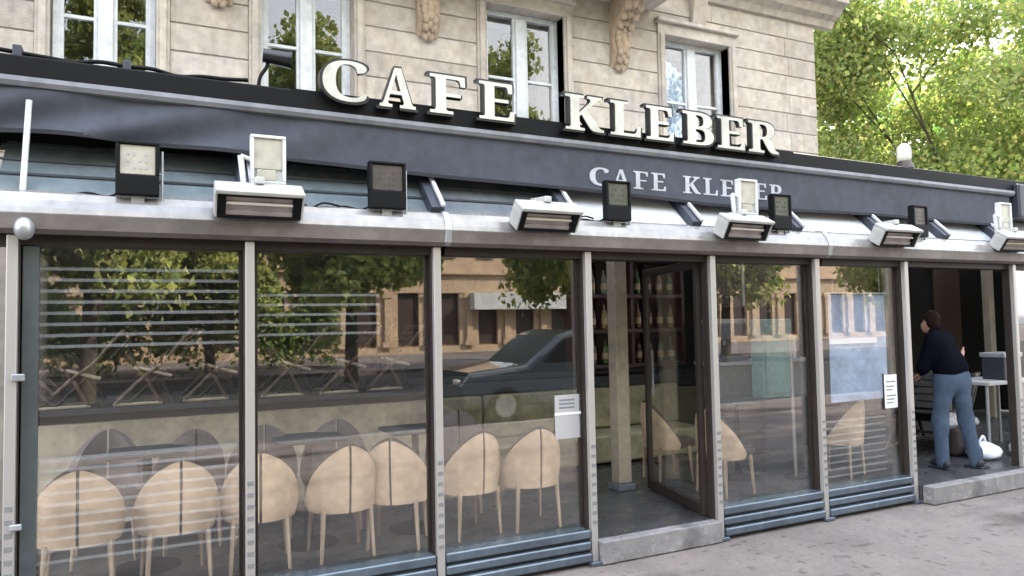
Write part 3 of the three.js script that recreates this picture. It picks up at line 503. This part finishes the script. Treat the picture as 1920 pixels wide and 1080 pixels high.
// ---------------------------------------------------------------- banquette, pillar, bar
{
  const b = thing('banquette', 'long olive bench with padded back along the rear wall', 'bench', [0, FLOOR, -2.73]);
  part('seat', bx(-0.1, 6.02, 0.02, 0.30, 0.02, 0.62, 0.03), M.olive, b);
  for (let i = 0; i < 5; i++) part('back_cushion', bx(-0.1 + i * 1.224 + 0.004, -0.1 + (i + 1) * 1.224 - 0.004, 0.31, 0.745, 0.05, 0.20, 0.03), M.olive, b);
  part('top_rail', [bx(-0.12, 6.04, 0.755, 0.87, 0.01, 0.19, 0.01), bx(-0.12, 6.04, 0.872, 0.93, 0.01, 0.08, 0.01)], M.navy, b);
  const p = thing('column', 'cream square column just inside the open doorway', 'column', [4.27, FLOOR, -1.16]);
  part('shaft', bx(-0.065, 0.065, 0.06, 2.5, -0.065, 0.065, 0.012), M.column, p); part('base', bx(-0.085, 0.085, 0, 0.059, -0.085, 0.085, 0.008), M.greyBlue, p);
  const s = thing('bottle_shelf', 'brown wooden shelf unit holding bottles behind the doorway', 'shelf', [5.35, FLOOR + 0.95, -2.69]);
  each('upright', [bx(-0.72, -0.68, 0, 1.2, 0, 0.24), bx(0.68, 0.72, 0, 1.2, 0, 0.24), bx(-0.02, 0.02, 0.041, 1.159, 0, 0.24)], M.redwood, s);
  for (const y of [0, 0.38, 0.76, 1.16]) part('shelf_board', bx(-0.679, 0.679, y, y + 0.04, 0.001, 0.25, 0.004), M.redwood, s);
  const lathe = new THREE.LatheGeometry([[0, 0], [0.034, 0], [0.036, 0.02], [0.036, 0.16], [0.03, 0.19], [0.014, 0.215], [0.013, 0.27], [0, 0.272]].map(a => new THREE.Vector2(...a)), 10);
  const cols = [lin(0.04, 0.07, 0.02), lin(0.12, 0.06, 0.015), lin(0.22, 0.13, 0.04), lin(0.05, 0.02, 0.015), lin(0.13, 0.12, 0.09)], r = rng(9);
  const bm = cols.map(c => new THREE.MeshPhysicalMaterial({ color: c, roughness: 0.12 })), names = ['green', 'amber', 'honey coloured', 'dark brown', 'pale'], bg = clean(lathe), gold = std(lin(0.3, 0.22, 0.12), { roughness: 0.5 }), lg = clean(new THREE.CylinderGeometry(0.0365, 0.0365, 0.07, 10, 1, true).translate(0, 0.09, 0));
  [0.042, 0.422, 0.802].forEach((y, row) => { for (let i = 0; i < 9; i++) { const k = (r() * 5) | 0, x = -0.6 + i * 0.15; if (Math.abs(x) < 0.06) continue; const o = thing('bottle', `${names[k]} bottle, ${['first', 'second', 'third', 'fourth', '', 'fifth', 'sixth', 'seventh', 'eighth'][i]} from the left on the ${['bottom', 'middle', 'top'][row]} board of the bottle shelf`, 'bottle', [5.35 + x, FLOOR + 0.95 + y, -2.56], 0, 'bottles on the shelf behind the doorway'); shared('glass_body', bg, bm[k], o); shared('paper_label', lg, gold, o); } });
  const bar_ = thing('bar_counter', 'dark low bar counter with grey blue upper front inside the terrace', 'counter', [6.9, FLOOR, -2.1]);
  part('front', bx(-0.75, 0.65, 0, 0.56, -0.2, 0.2, 0.008), M.navy, bar_); part('upper_front', bx(-0.76, 0.66, 0.561, 0.95, -0.25, 0.1, 0.008), M.greyBlue, bar_); part('counter_top', bx(-0.78, 0.68, 0.951, 0.99, -0.28, 0.16, 0.006), M.paperGrey, bar_);
  const tc = thing('teal_cabinet', 'pale teal upright cabinet standing against the bar counter', 'cabinet', [6.82, FLOOR + 0.58, -1.86]);
  part('cabinet_body', bx(-0.225, 0.225, 0, 0.87, -0.12, 0.06, 0.012), M.teal, tc); part('door_panel', bx(-0.185, 0.185, 0.05, 0.80, 0.061, 0.075, 0.006), M.teal, tc); part('support', bx(-0.2, 0.2, -0.575, -0.001, -0.03, 0.05, 0.004), M.navy, tc);
  const mk = (n, l, cat, x, y, z, geo, mat) => { const o = thing(n, l, cat, [x, y, z]); geo.forEach(([nm, g, m]) => part(nm, g, m || mat, o)); };
  mk('coffee_machine', 'dark coffee machine standing on the bar left of the teal cabinet', 'coffee machine', 6.38, FLOOR + 0.99, -2.15, [['body', [bx(-0.2, 0.2, 0, 0.06, -0.18, 0.16, 0.01), bx(-0.2, 0.2, 0.24, 0.42, -0.18, 0.16, 0.012), bx(-0.2, 0.2, 0.06, 0.24, -0.18, -0.02)], M.greyBlue], ['top_rail', [bx(-0.19, 0.19, 0.421, 0.47, -0.17, -0.15), bx(-0.19, 0.19, 0.421, 0.47, 0.13, 0.15)], M.alu], ['spout', [rod([-0.08, 0.18, 0.08], [-0.08, 0.24, 0.08], 0.02), rod([0.08, 0.18, 0.08], [0.08, 0.24, 0.08], 0.02)], M.alu]]);
  mk('cup_stack', 'stack of white cups on the bar right of the teal cabinet', 'cups', 7.22, FLOOR + 0.99, -2.03, [['cup', [0, 1, 2, 3, 4].flatMap(i => [new THREE.CylinderGeometry(0.045, 0.03, 0.06, 12).translate(-0.06, 0.03 + i * 0.05, 0), new THREE.CylinderGeometry(0.045, 0.03, 0.06, 12).translate(0.05, 0.03 + i * 0.05, 0.02)]), M.paper], ['tray', bx(-0.13, 0.13, -0.0, 0.004, -0.08, 0.08), M.alu]]);
  mk('wall_shelf', 'red brown cupboard on the rear wall above the bar counter', 'cupboard', 7.0, 1.75, -2.7, [['carcass', bx(-0.55, 0.55, 0, 0.75, -0.02, 0.2, 0.006), M.redwood], ['door_panel', [bx(-0.53, -0.02, 0.03, 0.72, 0.201, 0.215, 0.004), bx(0.02, 0.53, 0.03, 0.72, 0.201, 0.215, 0.004)], M.redwood], ['divider', bx(-0.018, 0.018, 0.01, 0.74, 0.201, 0.222), M.paperGrey]]);
  mk('stand_pole', 'thin pale pole on a flat foot behind the fourth glass pane', 'pole', 5.9, FLOOR, -0.75, [['pole', rod([0, 0.01, 0], [0, 1.3, 0], 0.015, 0.015, 10), M.greige], ['foot', new THREE.CylinderGeometry(0.10, 0.12, 0.012, 20).translate(0, 0.006, 0), M.black]]);
}

// ---------------------------------------------------------------- person: smooth fields meshed by surface nets
function nets(bones, cell, smooth) {
  const lo = [1e9, 1e9, 1e9], hi = [-1e9, -1e9, -1e9];
  for (const [a, b, ra, rb] of bones) for (let k = 0; k < 3; k++) { lo[k] = Math.min(lo[k], a[k] - ra, b[k] - rb); hi[k] = Math.max(hi[k], a[k] + ra, b[k] + rb); }
  const m = cell * 2 + smooth; const n = [0, 1, 2].map(k => Math.ceil((hi[k] - lo[k] + 2 * m) / cell) + 1), o = lo.map(v => v - m);
  const F = new Float32Array(n[0] * n[1] * n[2]), at = (i, j, k) => (k * n[1] + j) * n[0] + i;
  const field = (x, y, z) => {
    let d = 1e3;
    for (const [a, b, ra, rb] of bones) {
      const bx_ = b[0] - a[0], by = b[1] - a[1], bz = b[2] - a[2], L = bx_ * bx_ + by * by + bz * bz || 1e-9; let t = ((x - a[0]) * bx_ + (y - a[1]) * by + (z - a[2]) * bz) / L; t = Math.max(0, Math.min(1, t));
      const e = Math.hypot(x - a[0] - t * bx_, y - a[1] - t * by, z - a[2] - t * bz) - (ra + (rb - ra) * t), h = Math.max(smooth - Math.abs(d - e), 0) / smooth; d = Math.min(d, e) - h * h * smooth * 0.25;
    } return d;
  };
  for (let k = 0; k < n[2]; k++) for (let j = 0; j < n[1]; j++) for (let i = 0; i < n[0]; i++) F[at(i, j, k)] = field(o[0] + i * cell, o[1] + j * cell, o[2] + k * cell);
  const id = new Int32Array(F.length).fill(-1), P = [], idx = [];
  for (let k = 0; k < n[2] - 1; k++) for (let j = 0; j < n[1] - 1; j++) for (let i = 0; i < n[0] - 1; i++) {
    let c = 0, s = [0, 0, 0]; const v = []; for (let q = 0; q < 8; q++) v.push(F[at(i + (q & 1), j + (q >> 1 & 1), k + (q >> 2))]);
    for (let q = 0; q < 8; q++) for (const ax of [1, 2, 4]) if (!(q & ax)) { const a = v[q], b = v[q | ax]; if ((a < 0) !== (b < 0)) { const t = a / (a - b); s[0] += (q & 1) + (ax === 1 ? t : 0); s[1] += (q >> 1 & 1) + (ax === 2 ? t : 0); s[2] += (q >> 2) + (ax === 4 ? t : 0); c++; } }
    if (c) { id[at(i, j, k)] = P.length / 3; P.push(o[0] + (i + s[0] / c) * cell, o[1] + (j + s[1] / c) * cell, o[2] + (k + s[2] / c) * cell); }
  }
  for (let k = 1; k < n[2] - 1; k++) for (let j = 1; j < n[1] - 1; j++) for (let i = 1; i < n[0] - 1; i++) {
    const a = F[at(i, j, k)] < 0;
    for (const [ax, A_, B_] of [[[1, 0, 0], [0, 1, 0], [0, 0, 1]], [[0, 1, 0], [0, 0, 1], [1, 0, 0]], [[0, 0, 1], [1, 0, 0], [0, 1, 0]]]) {
      const b = F[at(i + ax[0], j + ax[1], k + ax[2])] < 0; if (a === b) continue;
      const q = [id[at(i, j, k)], id[at(i - A_[0], j - A_[1], k - A_[2])], id[at(i - A_[0] - B_[0], j - A_[1] - B_[1], k - A_[2] - B_[2])], id[at(i - B_[0], j - B_[1], k - B_[2])]]; if (q.some(t => t < 0)) continue;
      a ? idx.push(q[0], q[1], q[2], q[0], q[2], q[3]) : idx.push(q[0], q[2], q[1], q[0], q[3], q[2]);
    }
  }
  const g = new THREE.BufferGeometry(); g.setAttribute('position', new THREE.Float32BufferAttribute(P, 3)); g.setIndex(idx); g.computeVertexNormals(); return g;
}
{
  const p = thing('person', 'person in dark navy sweater and blue jeans bending beside the open bay', 'person', [7.46, FLOOR, -0.26]);
  p.scale.set(0.84, 1.02, 0.84); const hL = [-0.06, 0.80, -0.04], hR = [0.10, 0.80, 0.02], kL = [-0.12, 0.44, -0.08], kR = [0.18, 0.43, 0.03], aL = [-0.15, 0.07, -0.05], aR = [0.21, 0.07, 0.10];
  const pel = [0.02, 0.86, -0.01], wst = [0.0, 0.98, -0.03], ch = [-0.03, 1.12, -0.08], nk = [-0.03, 1.265, -0.15];
  const sL = [-0.21, 1.19, -0.07], sR = [0.14, 1.19, -0.12], eL = [-0.25, 0.94, -0.16], eR = [0.28, 0.97, -0.12], wL = [-0.08, 0.86, -0.32], wR = [0.42, 1.03, -0.14];
  const finger = (w, dir, side, s) => { const f = []; for (let i = 0; i < 4; i++) { const o = (i - 1.5) * 0.019, len = [0.062, 0.072, 0.068, 0.052][i]; const b = [0, 1, 2].map(k => w[k] + dir[k] * 0.095 + side[k] * o); const m = [0, 1, 2].map(k => b[k] + dir[k] * len * 0.5 + (k === 1 ? -0.006 : 0)); const e = [0, 1, 2].map(k => m[k] + dir[k] * len * 0.42 + (k === 1 ? -0.022 : 0)); f.push([b, m, 0.0095, 0.0085], [m, e, 0.0085, 0.0075]); } const tb = [0, 1, 2].map(k => w[k] + dir[k] * 0.035 + side[k] * s * 0.03), te = [0, 1, 2].map(k => w[k] + dir[k] * 0.085 + side[k] * s * 0.062); f.push([tb, te, 0.012, 0.009]); const pm = [0, 1, 2].map(k => w[k] + dir[k] * 0.085); f.push([[...w], [0, 1, 2].map(k => pm[k] + side[k] * 0.02), 0.024, 0.018], [[...w], [0, 1, 2].map(k => pm[k] - side[k] * 0.02), 0.024, 0.018]); return f; };
  const norm = v => { const l = Math.hypot(...v); return v.map(x => x / l); };
  const dR = norm([0.7, 0.15, -0.3]), dL = norm([0.5, -0.2, -0.6]);
  const skinBones = [[ch, pel, 0.10, 0.10], [ch, nk, 0.09, 0.052], [nk, [-0.02, 1.31, -0.19], 0.05, 0.05], [[-0.02, 1.37, -0.20], [-0.005, 1.325, -0.25], 0.085, 0.068], [[-0.005, 1.32, -0.26], [0.01, 1.295, -0.275], 0.052, 0.04], [sR, eR, 0.044, 0.038], [eR, wR, 0.036, 0.025], [sL, eL, 0.044, 0.038], [eL, wL, 0.036, 0.025], [hL, kL, 0.07, 0.05], [hR, kR, 0.07, 0.05], [kL, aL, 0.045, 0.035], [kR, aR, 0.045, 0.035]];
  const face = [[[0.02, 1.33, -0.315], [0.02, 1.31, -0.325], 0.012, 0.016], [[-0.09, 1.345, -0.21], [-0.095, 1.365, -0.205], 0.012, 0.016], [[0.057, 1.34, -0.22], [0.06, 1.36, -0.215], 0.012, 0.016]];
  const body = part('body', [nets(skinBones, 0.014, 0.03), nets(face.concat([[[-0.02, 1.37, -0.20], [-0.005, 1.325, -0.25], 0.086, 0.069]]), 0.006, 0.012), nets(finger(wR, dR, [0.05, 0.9, 0.2], 1), 0.004, 0.006), nets(finger(wL, dL, [0.4, 0.2, 0.5], -1), 0.004, 0.006)], M.skin, p);
  part('jeans', nets([[hL, kL, 0.105, 0.078], [hR, kR, 0.105, 0.078], [kL, [aL[0], 0.06, aL[2]], 0.076, 0.068], [kR, [aR[0], 0.06, aR[2]], 0.076, 0.068], [hL, hR, 0.12, 0.12], [[-0.05, 0.88, -0.03], [0.09, 0.88, 0.0], 0.115, 0.115], [[kL[0], 0.40, kL[2] + 0.05], [kL[0] + 0.01, 0.36, kL[2] + 0.05], 0.03, 0.03], [[aR[0], 0.16, aR[2] + 0.045], [aR[0], 0.12, aR[2] + 0.045], 0.03, 0.03]], 0.014, 0.05), M.jeans, body);
  part('sweater', nets([[[-0.05, 0.93, -0.03], [0.09, 0.92, -0.01], 0.135, 0.135], [[-0.07, 1.0, -0.04], [0.06, 1.0, -0.04], 0.132, 0.128], [[-0.11, 1.12, -0.07], [0.05, 1.12, -0.09], 0.125, 0.12], [[-0.14, 1.19, -0.09], [0.07, 1.19, -0.12], 0.09, 0.088], [nk, [-0.03, 1.245, -0.14], 0.066, 0.075], [sR, eR, 0.075, 0.06], [eR, [0.33, 0.99, -0.125], 0.058, 0.048], [sL, eL, 0.075, 0.06], [eL, [-0.14, 0.89, -0.26], 0.06, 0.045]], 0.014, 0.05), M.sweater, body);
  part('hair', nets([[[-0.025, 1.385, -0.185], [-0.01, 1.37, -0.23], 0.09, 0.078], [[-0.035, 1.34, -0.155], [-0.025, 1.38, -0.18], 0.062, 0.07]], 0.010, 0.02), M.hair, body);
  part('shoe', [nets([[[aL[0] - 0.01, 0.045, aL[2] + 0.05], [aL[0] + 0.03, 0.04, aL[2] - 0.12], 0.045, 0.04]], 0.01, 0.02), bx(aL[0] - 0.045, aL[0] + 0.065, 0, 0.02, aL[2] - 0.155, aL[2] + 0.09, 0.009)], M.shoe, body);
  part('shoe', [nets([[[aR[0] - 0.01, 0.045, aR[2] + 0.05], [aR[0] + 0.09, 0.04, aR[2] - 0.09], 0.045, 0.04]], 0.01, 0.02), bx(aR[0] - 0.05, aR[0] + 0.12, 0, 0.02, aR[2] - 0.12, aR[2] + 0.09, 0.009)], M.shoe, body);
}
// things beside the person
{
  const t = thing('side_table', 'grey service table with draped grey blue cloth beside the person', 'table', [8.75, FLOOR, -0.72]);
  part('table_top', bx(-0.36, 0.6, 0.71, 0.745, -0.25, 0.25, 0.006), M.paperGrey, t);
  for (const [x, z] of [[-0.32, 0.2], [-0.32, -0.2], [0.55, 0.2], [0.55, -0.2]]) part('leg', rod([x, 0, z], [x, 0.71, z], 0.016, 0.016, 10), M.alu, t);
  part('cloth', sheet(28, 4, (u, v) => [0.02 + u * 0.57, 0.12 + v * 0.59, 0.256 + 0.014 * Math.sin(u * 26) * (1 - v * 0.6)], (u, v) => [0.02 + u * 0.57, 0.12 + v * 0.59, 0.251 + 0.014 * Math.sin(u * 26) * (1 - v * 0.6)]), M.greyBlue, t);
  const c = thing('crate', 'dark box with a pale rim standing on the service table', 'box', [8.93, FLOOR + 0.746, -0.66]);
  part('box_body', bx(-0.14, 0.16, 0, 0.24, -0.12, 0.12, 0.008), M.navy, c); part('rim', [bx(-0.155, 0.175, 0.24, 0.29, -0.135, 0.135, 0.008)], M.alu, c);
  const src = scene.getObjectByName('folded_chair');
  for (const [x, z, l] of [[7.98, -1.05, 'folded slatted chair leaning on the floor behind the person'], [8.45, -1.2, 'folded slatted chair leaning on the floor under the service table']]) { const c = place(src, l, [x, FLOOR, z], 0.3 * Math.sin(x)); c.scale.setScalar(1.45); delete c.userData.group; }
  const r = rng(4);
  const bag = thing('carrier_bag', 'crumpled white bag on the floor under the service table', 'bag', [8.17, FLOOR, -0.42]);
  const crumple = (w, h, d, s) => { const g = new THREE.SphereGeometry(1, 28, 20), q = g.attributes.position, n = fbm(4, 3, s); for (let i = 0; i < q.count; i++) { const x = q.getX(i), y = q.getY(i), z = q.getZ(i), k = 0.72 + 0.55 * n((Math.atan2(z, x) / 6.2832 + 1) % 1, (y + 1) / 2.01); q.setXYZ(i, x * w * k, Math.max(0, (y * k + 0.75) * h), z * d * k); } g.computeVertexNormals(); return g; };
  part('bag_body', crumple(0.19, 0.09, 0.14, 91), M.whiteBag, bag); part('handle', [tube([[-0.1, 0.12, 0], [-0.08, 0.2, 0.02], [0.0, 0.22, 0.0], [0.04, 0.12, 0]], 0.012, 16)], M.whiteBag, bag);
  const b2 = place(bag, 'smaller white bag right of the crumpled one at the photo edge', [8.62, FLOOR, -0.33], 1.2); b2.scale.set(0.6, 0.9, 0.7);
  const k = thing('tool_bag', 'open dark bag with pale bundles between the person and the table', 'bag', [8.17, FLOOR, -0.70]);
  part('bag_body', [bx(-0.2, 0.3, 0, 0.3, -0.14, 0.12, 0.05)], M.seat, k);
  for (let i = 0; i < 5; i++) part('bundle', crumple(0.09, 0.06, 0.08, 20 + i).rotateY(i).translate(-0.14 + i * 0.09, 0.28 + 0.05 * (i % 2), 0.02 - 0.04 * (i % 2)), i % 2 ? M.reflector : M.paperGrey, k);
}

// ---------------------------------------------------------------- trees
function leaves(n, seed, place_, size, cols) {
  const r = rng(seed), P = new Float32Array(n * 18), C = new Float32Array(n * 18), v = new THREE.Vector3(), e = new THREE.Euler(), q = new THREE.Quaternion();
  const quad = [[0, 0, 0], [0.5, 0.5, 0.12], [0, 1.15, 0], [0, 0, 0], [0, 1.15, 0], [-0.5, 0.5, 0.12]];
  for (let i = 0; i < n; i++) {
    const [c, shade] = place_(r); e.set(r() * 6.3, r() * 6.3, r() * 6.3); q.setFromEuler(e); const s = size * (0.6 + 0.8 * r()), a = cols[(r() * cols.length) | 0], k = shade * (0.75 + 0.5 * r());
    for (let j = 0; j < 6; j++) { v.set(...quad[j]).multiplyScalar(s).applyQuaternion(q); P.set([c[0] + v.x, c[1] + v.y, c[2] + v.z], i * 18 + j * 3); C.set([a[0] * k, a[1] * k, a[2] * k], i * 18 + j * 3); }
  }
  const g = new THREE.BufferGeometry(); g.setAttribute('position', new THREE.BufferAttribute(P, 3)); g.setAttribute('color', new THREE.BufferAttribute(C, 3)); g.computeVertexNormals(); return g;
}
function makeTree(label, pos, seed, o, group) {
  const t = thing('street_tree', label, 'tree', pos, 0, group), r = rng(seed), H = o.h, limbs = [rod([0, 0, 0], [0.1, o.trunk, 0.05], o.r, o.r * 0.72, 12)], tips = [];
  for (let i = 0; i < o.limbs; i++) {
    const a = i / o.limbs * 6.283 + r() * 0.9, el = 0.25 + r() * 1.1, L = (0.45 + 0.55 * r()) * o.R, b = [0.1, o.trunk * (0.8 + 0.2 * r()), 0.05];
    const m = [b[0] + Math.cos(a) * L * 0.45 * Math.cos(el), b[1] + L * 0.45 * Math.sin(el) + 0.4, b[2] + Math.sin(a) * L * 0.45 * Math.cos(el)];
    const e = [m[0] + Math.cos(a + 0.4 * (r() - 0.5)) * L * 0.6 * Math.cos(el), m[1] + (H - o.trunk) * (0.15 + 0.55 * r()) * Math.sin(el + 0.2), m[2] + Math.sin(a) * L * 0.6 * Math.cos(el)];
    limbs.push(rod(b, m, o.r * 0.42, o.r * 0.2, 7), rod(m, e, o.r * 0.2, o.r * 0.06, 6)); tips.push(m, e);
    for (let k = 0; k < 3; k++) { const s = [e[0] + (r() - 0.5) * o.R * 0.7, e[1] + (r() - 0.35) * o.R * 0.6, e[2] + (r() - 0.5) * o.R * 0.7]; limbs.push(rod(m.map((v, q) => v + (e[q] - v) * (0.3 + 0.3 * k)), s, o.r * 0.12, o.r * 0.04, 5)); tips.push(s); }
  }
  part('trunk', limbs, M.bark, t);
  // clumps round the branch tips
  const clumps = []; for (let i = 0; i < o.clumps; i++) { const b = tips[(r() * tips.length) | 0]; clumps.push([b[0] + (r() - 0.5) * 1.6, Math.max(o.low, b[1] + (r() - 0.5) * 1.5), b[2] + (r() - 0.5) * 1.6, 0.35 + r() * 0.65, 0.8 + 0.4 * r()]); }
  const g = leaves(o.n, seed + 3, q => { const c = clumps[(q() * clumps.length) | 0], u = q() * 2 - 1, a = q() * 6.283, s = c[3] * Math.cbrt(q()), k = Math.sqrt(1 - u * u); return [[c[0] + s * k * Math.cos(a) * 1.2, c[1] + s * u * 0.8, c[2] + s * k * Math.sin(a) * 1.2], c[4]]; }, o.leaf, o.cols);
  const m = new THREE.Mesh(g, M.leafA); m.name = 'crown'; m.castShadow = m.receiveShadow = true; t.add(m); return t;
}
const spring = [[0.37, 0.42, 0.11], [0.30, 0.38, 0.10], [0.24, 0.34, 0.09], [0.45, 0.46, 0.14]], mid = [[0.20, 0.30, 0.06], [0.25, 0.34, 0.07], [0.16, 0.26, 0.05]];
makeTree('large bright green tree at the right beyond the building corner', [17.6, 0, -6.2], 31, { h: 11.5, trunk: 3.2, r: 0.19, R: 4.6, limbs: 11, clumps: 230, low: 2.6, n: 95000, leaf: 0.088, cols: [...spring, ...spring, ...mid] });
makeTree('yellow green tree showing sky gaps right beside the building edge', [20.5, 0, -15.5], 47, { h: 13.5, trunk: 4.5, r: 0.17, R: 4.6, limbs: 10, clumps: 120, low: 4.2, n: 42000, leaf: 0.105, cols: [[0.55, 0.54, 0.14], ...spring] });
makeTree('vivid green low tree above the right end of the awning', [24.5, 0, -8.8], 58, { h: 8.5, trunk: 2.2, r: 0.2, R: 4.4, limbs: 10, clumps: 130, low: 2.2, n: 56000, leaf: 0.095, cols: [[0.16, 0.34, 0.03], [0.12, 0.27, 0.03], [0.22, 0.36, 0.05]] });
makeTree('pale tree farthest back in the gap behind the bright trees', [31, 0, -21], 63, { h: 15, trunk: 3, r: 0.3, R: 6.5, limbs: 12, clumps: 150, low: 2.4, n: 40000, leaf: 0.16, cols: spring });

// ---------------------------------------------------------------- the street mirrored in the glass
{
  const sg = 'street trees mirrored in the terrace glass', o = { h: 13, trunk: 3.2, r: 0.2, R: 4.6, limbs: 10, clumps: 170, low: 2.5, n: 30000, leaf: 0.2, cols: [[0.5, 0.52, 0.13], [0.46, 0.5, 0.12], ...spring] };
  const t0 = makeTree('street tree mirrored in the first glass pane', [-0.8, 0, 15.5], 71, o, sg);
  for (const [x, z, y, l] of [[5.8, 17, 1.9, 'street tree mirrored in the second glass pane'], [12.5, 15.5, 3.7, 'street tree mirrored in the third glass pane'], [20, 17, 0.8, 'street tree mirrored beside the doorway'], [-8, 17, 2.7, 'street tree standing left of the mirrored trees'], [29, 16, 5, 'street tree mirrored in the last glass pane'], [2.5, 25, 4.2, 'street tree farther back between the mirrored trees'], [-6, 27, 0.3, 'street tree farthest back on the left of the mirrored street']]) place(t0, l, [x, 0, z], y);
  const bl = thing('opposite_building', 'warm sunlit building across the street mirrored in the glass', 'building', [0, 0, 36]);
  const wl = [bx(-40, 70, 0, 9.5, 0.3, 10)]; for (let i = 0; i <= 44; i++) { const x = -40 + i * 2.5; wl.push(bx(x - 0.62, x + 0.62, 0.4, 3.5, 0, 0.299), bx(x - 0.22, x + 0.22, 0.4, 3.45, -0.16, -0.001, 0.05), bx(x - 0.34, x + 0.34, 3.2, 3.49, -0.2, -0.161), bx(x - 0.34, x + 0.34, 0.41, 0.7, -0.2, -0.161)); }
  wl.push(bx(-40, 70, 3.501, 4.6, -0.05, 0.299), bx(-40, 70, 4.6, 4.75, -0.3, 0.299), bx(-40, 70, 0, 0.399, 0.0, 0.299)); part('wall', wl, M.warmWall, bl);
  const wg = clean(bx(-0.61, 0.61, 0.5, 3.48, 0.22, 0.29)), ug = clean(bx(-0.55, 0.55, 0, 2.1, 0.2, 0.32)); for (let i = 0; i < 44; i++) { const w = shared('window', wg, M.brown, bl); w.position.x = -38.75 + i * 2.5; if (i > 8 && i < 34) for (let k = 0; k < 1; k++) { const u = shared('window', ug, M.greyBlue, bl); u.position.set(-38.75 + i * 2.5, 5.6 + k * 3.6, 0); } }
  part('white_blind', bx(17.5, 27, 2.5, 3.49, -0.9, -0.06), M.whitePaint, bl);
  const hg = leaves(42000, 305, q => { const x = -26 + q() * 33.5, top = 3.6 + 1.1 * Math.sin(x * 0.7) + 0.8 * Math.sin(x * 1.9 + 1); return [[x, top * Math.sqrt(q()) , 25.6 + q() * 1.9 + 0.5 * Math.sin(x * 1.3)], 0.75 + 0.4 * q()]; }, 0.2, [...spring, ...mid]);
  const hedge = new THREE.Mesh(hg, M.leafA); hedge.name = 'hedge'; hedge.castShadow = hedge.receiveShadow = true; scene.add(hedge); tag(hedge, 'tall leafy hedge across the street mirrored in the left panes', 'hedge', null, 'stuff');
  function car(name, label, category, pos, prof, glassProf, len, wid, mat) {
    const c = thing(name, label, category, pos), ex = (pts, d, b) => { const s = new THREE.Shape(pts.map(p => new THREE.Vector2(...p))); return new THREE.ExtrudeGeometry(s, { depth: d - 2 * b, bevelEnabled: true, bevelSize: b, bevelThickness: b, bevelSegments: 3, bevelOffset: -b, curveSegments: 6 }).translate(0, 0, -d / 2 + b); };
    part('body', ex(prof, wid, 0.09), mat, c);
    for (const gp of glassProf) part('side_window', ex(gp, wid + 0.016, 0.004), M.blackGloss, c);
    for (const x of [len * 0.19, len * 0.81]) for (const s of [-1, 1]) { const w = part('wheel', new THREE.CylinderGeometry(0.33, 0.33, 0.22, 22).rotateX(Math.PI / 2).translate(x, 0.33, s * (wid / 2 - 0.1)), M.black, c); part('rim', new THREE.CylinderGeometry(0.2, 0.2, 0.02, 16).rotateX(Math.PI / 2).translate(x, 0.33, s * (wid / 2 + 0.012)), M.alu, w); }
    part('headlight', [bx(0.02, 0.2, 0.68, 0.8, -wid / 2 + 0.12, -wid / 2 + 0.35, 0.02), bx(0.02, 0.2, 0.68, 0.8, wid / 2 - 0.35, wid / 2 - 0.12, 0.02)], M.cream, c);
    return c;
  }
  const vanM = new THREE.MeshPhysicalMaterial({ color: lin(0.055, 0.075, 0.095), roughness: 0.4, clearcoat: 0.7 }), suvM = new THREE.MeshPhysicalMaterial({ color: lin(0.03, 0.042, 0.052), roughness: 0.3, clearcoat: 1 });
  car('parked_van', 'dark blue van parked at the kerb left of the mirrored car', 'van', [-7.5, -0.13, 8.0], [[0.05, 0.3], [0, 0.75], [0.25, 0.98], [0.95, 1.12], [1.6, 1.85], [1.9, 1.98], [4.7, 1.98], [4.85, 1.7], [4.9, 0.3]], [[[1.25, 1.15], [1.72, 1.72], [2.3, 1.78], [2.3, 1.15]], [[2.4, 1.15], [2.4, 1.78], [3.4, 1.78], [3.4, 1.15]]], 4.9, 1.9, vanM);
  car('parked_suv', 'dark four wheel drive car parked at the kerb mirrored in the third pane', 'car', [5.2, -0.13, 8.0], [[0.05, 0.3], [0, 0.7], [0.2, 0.92], [1.3, 1.02], [1.95, 1.52], [2.3, 1.62], [3.9, 1.6], [4.4, 1.1], [4.5, 0.8], [4.45, 0.3]], [[[1.6, 1.04], [2.05, 1.46], [2.7, 1.52], [2.7, 1.04]], [[2.78, 1.04], [2.78, 1.52], [3.7, 1.5], [3.95, 1.06]]], 4.5, 1.8, suvM);
}
renderer.render(scene, camera);
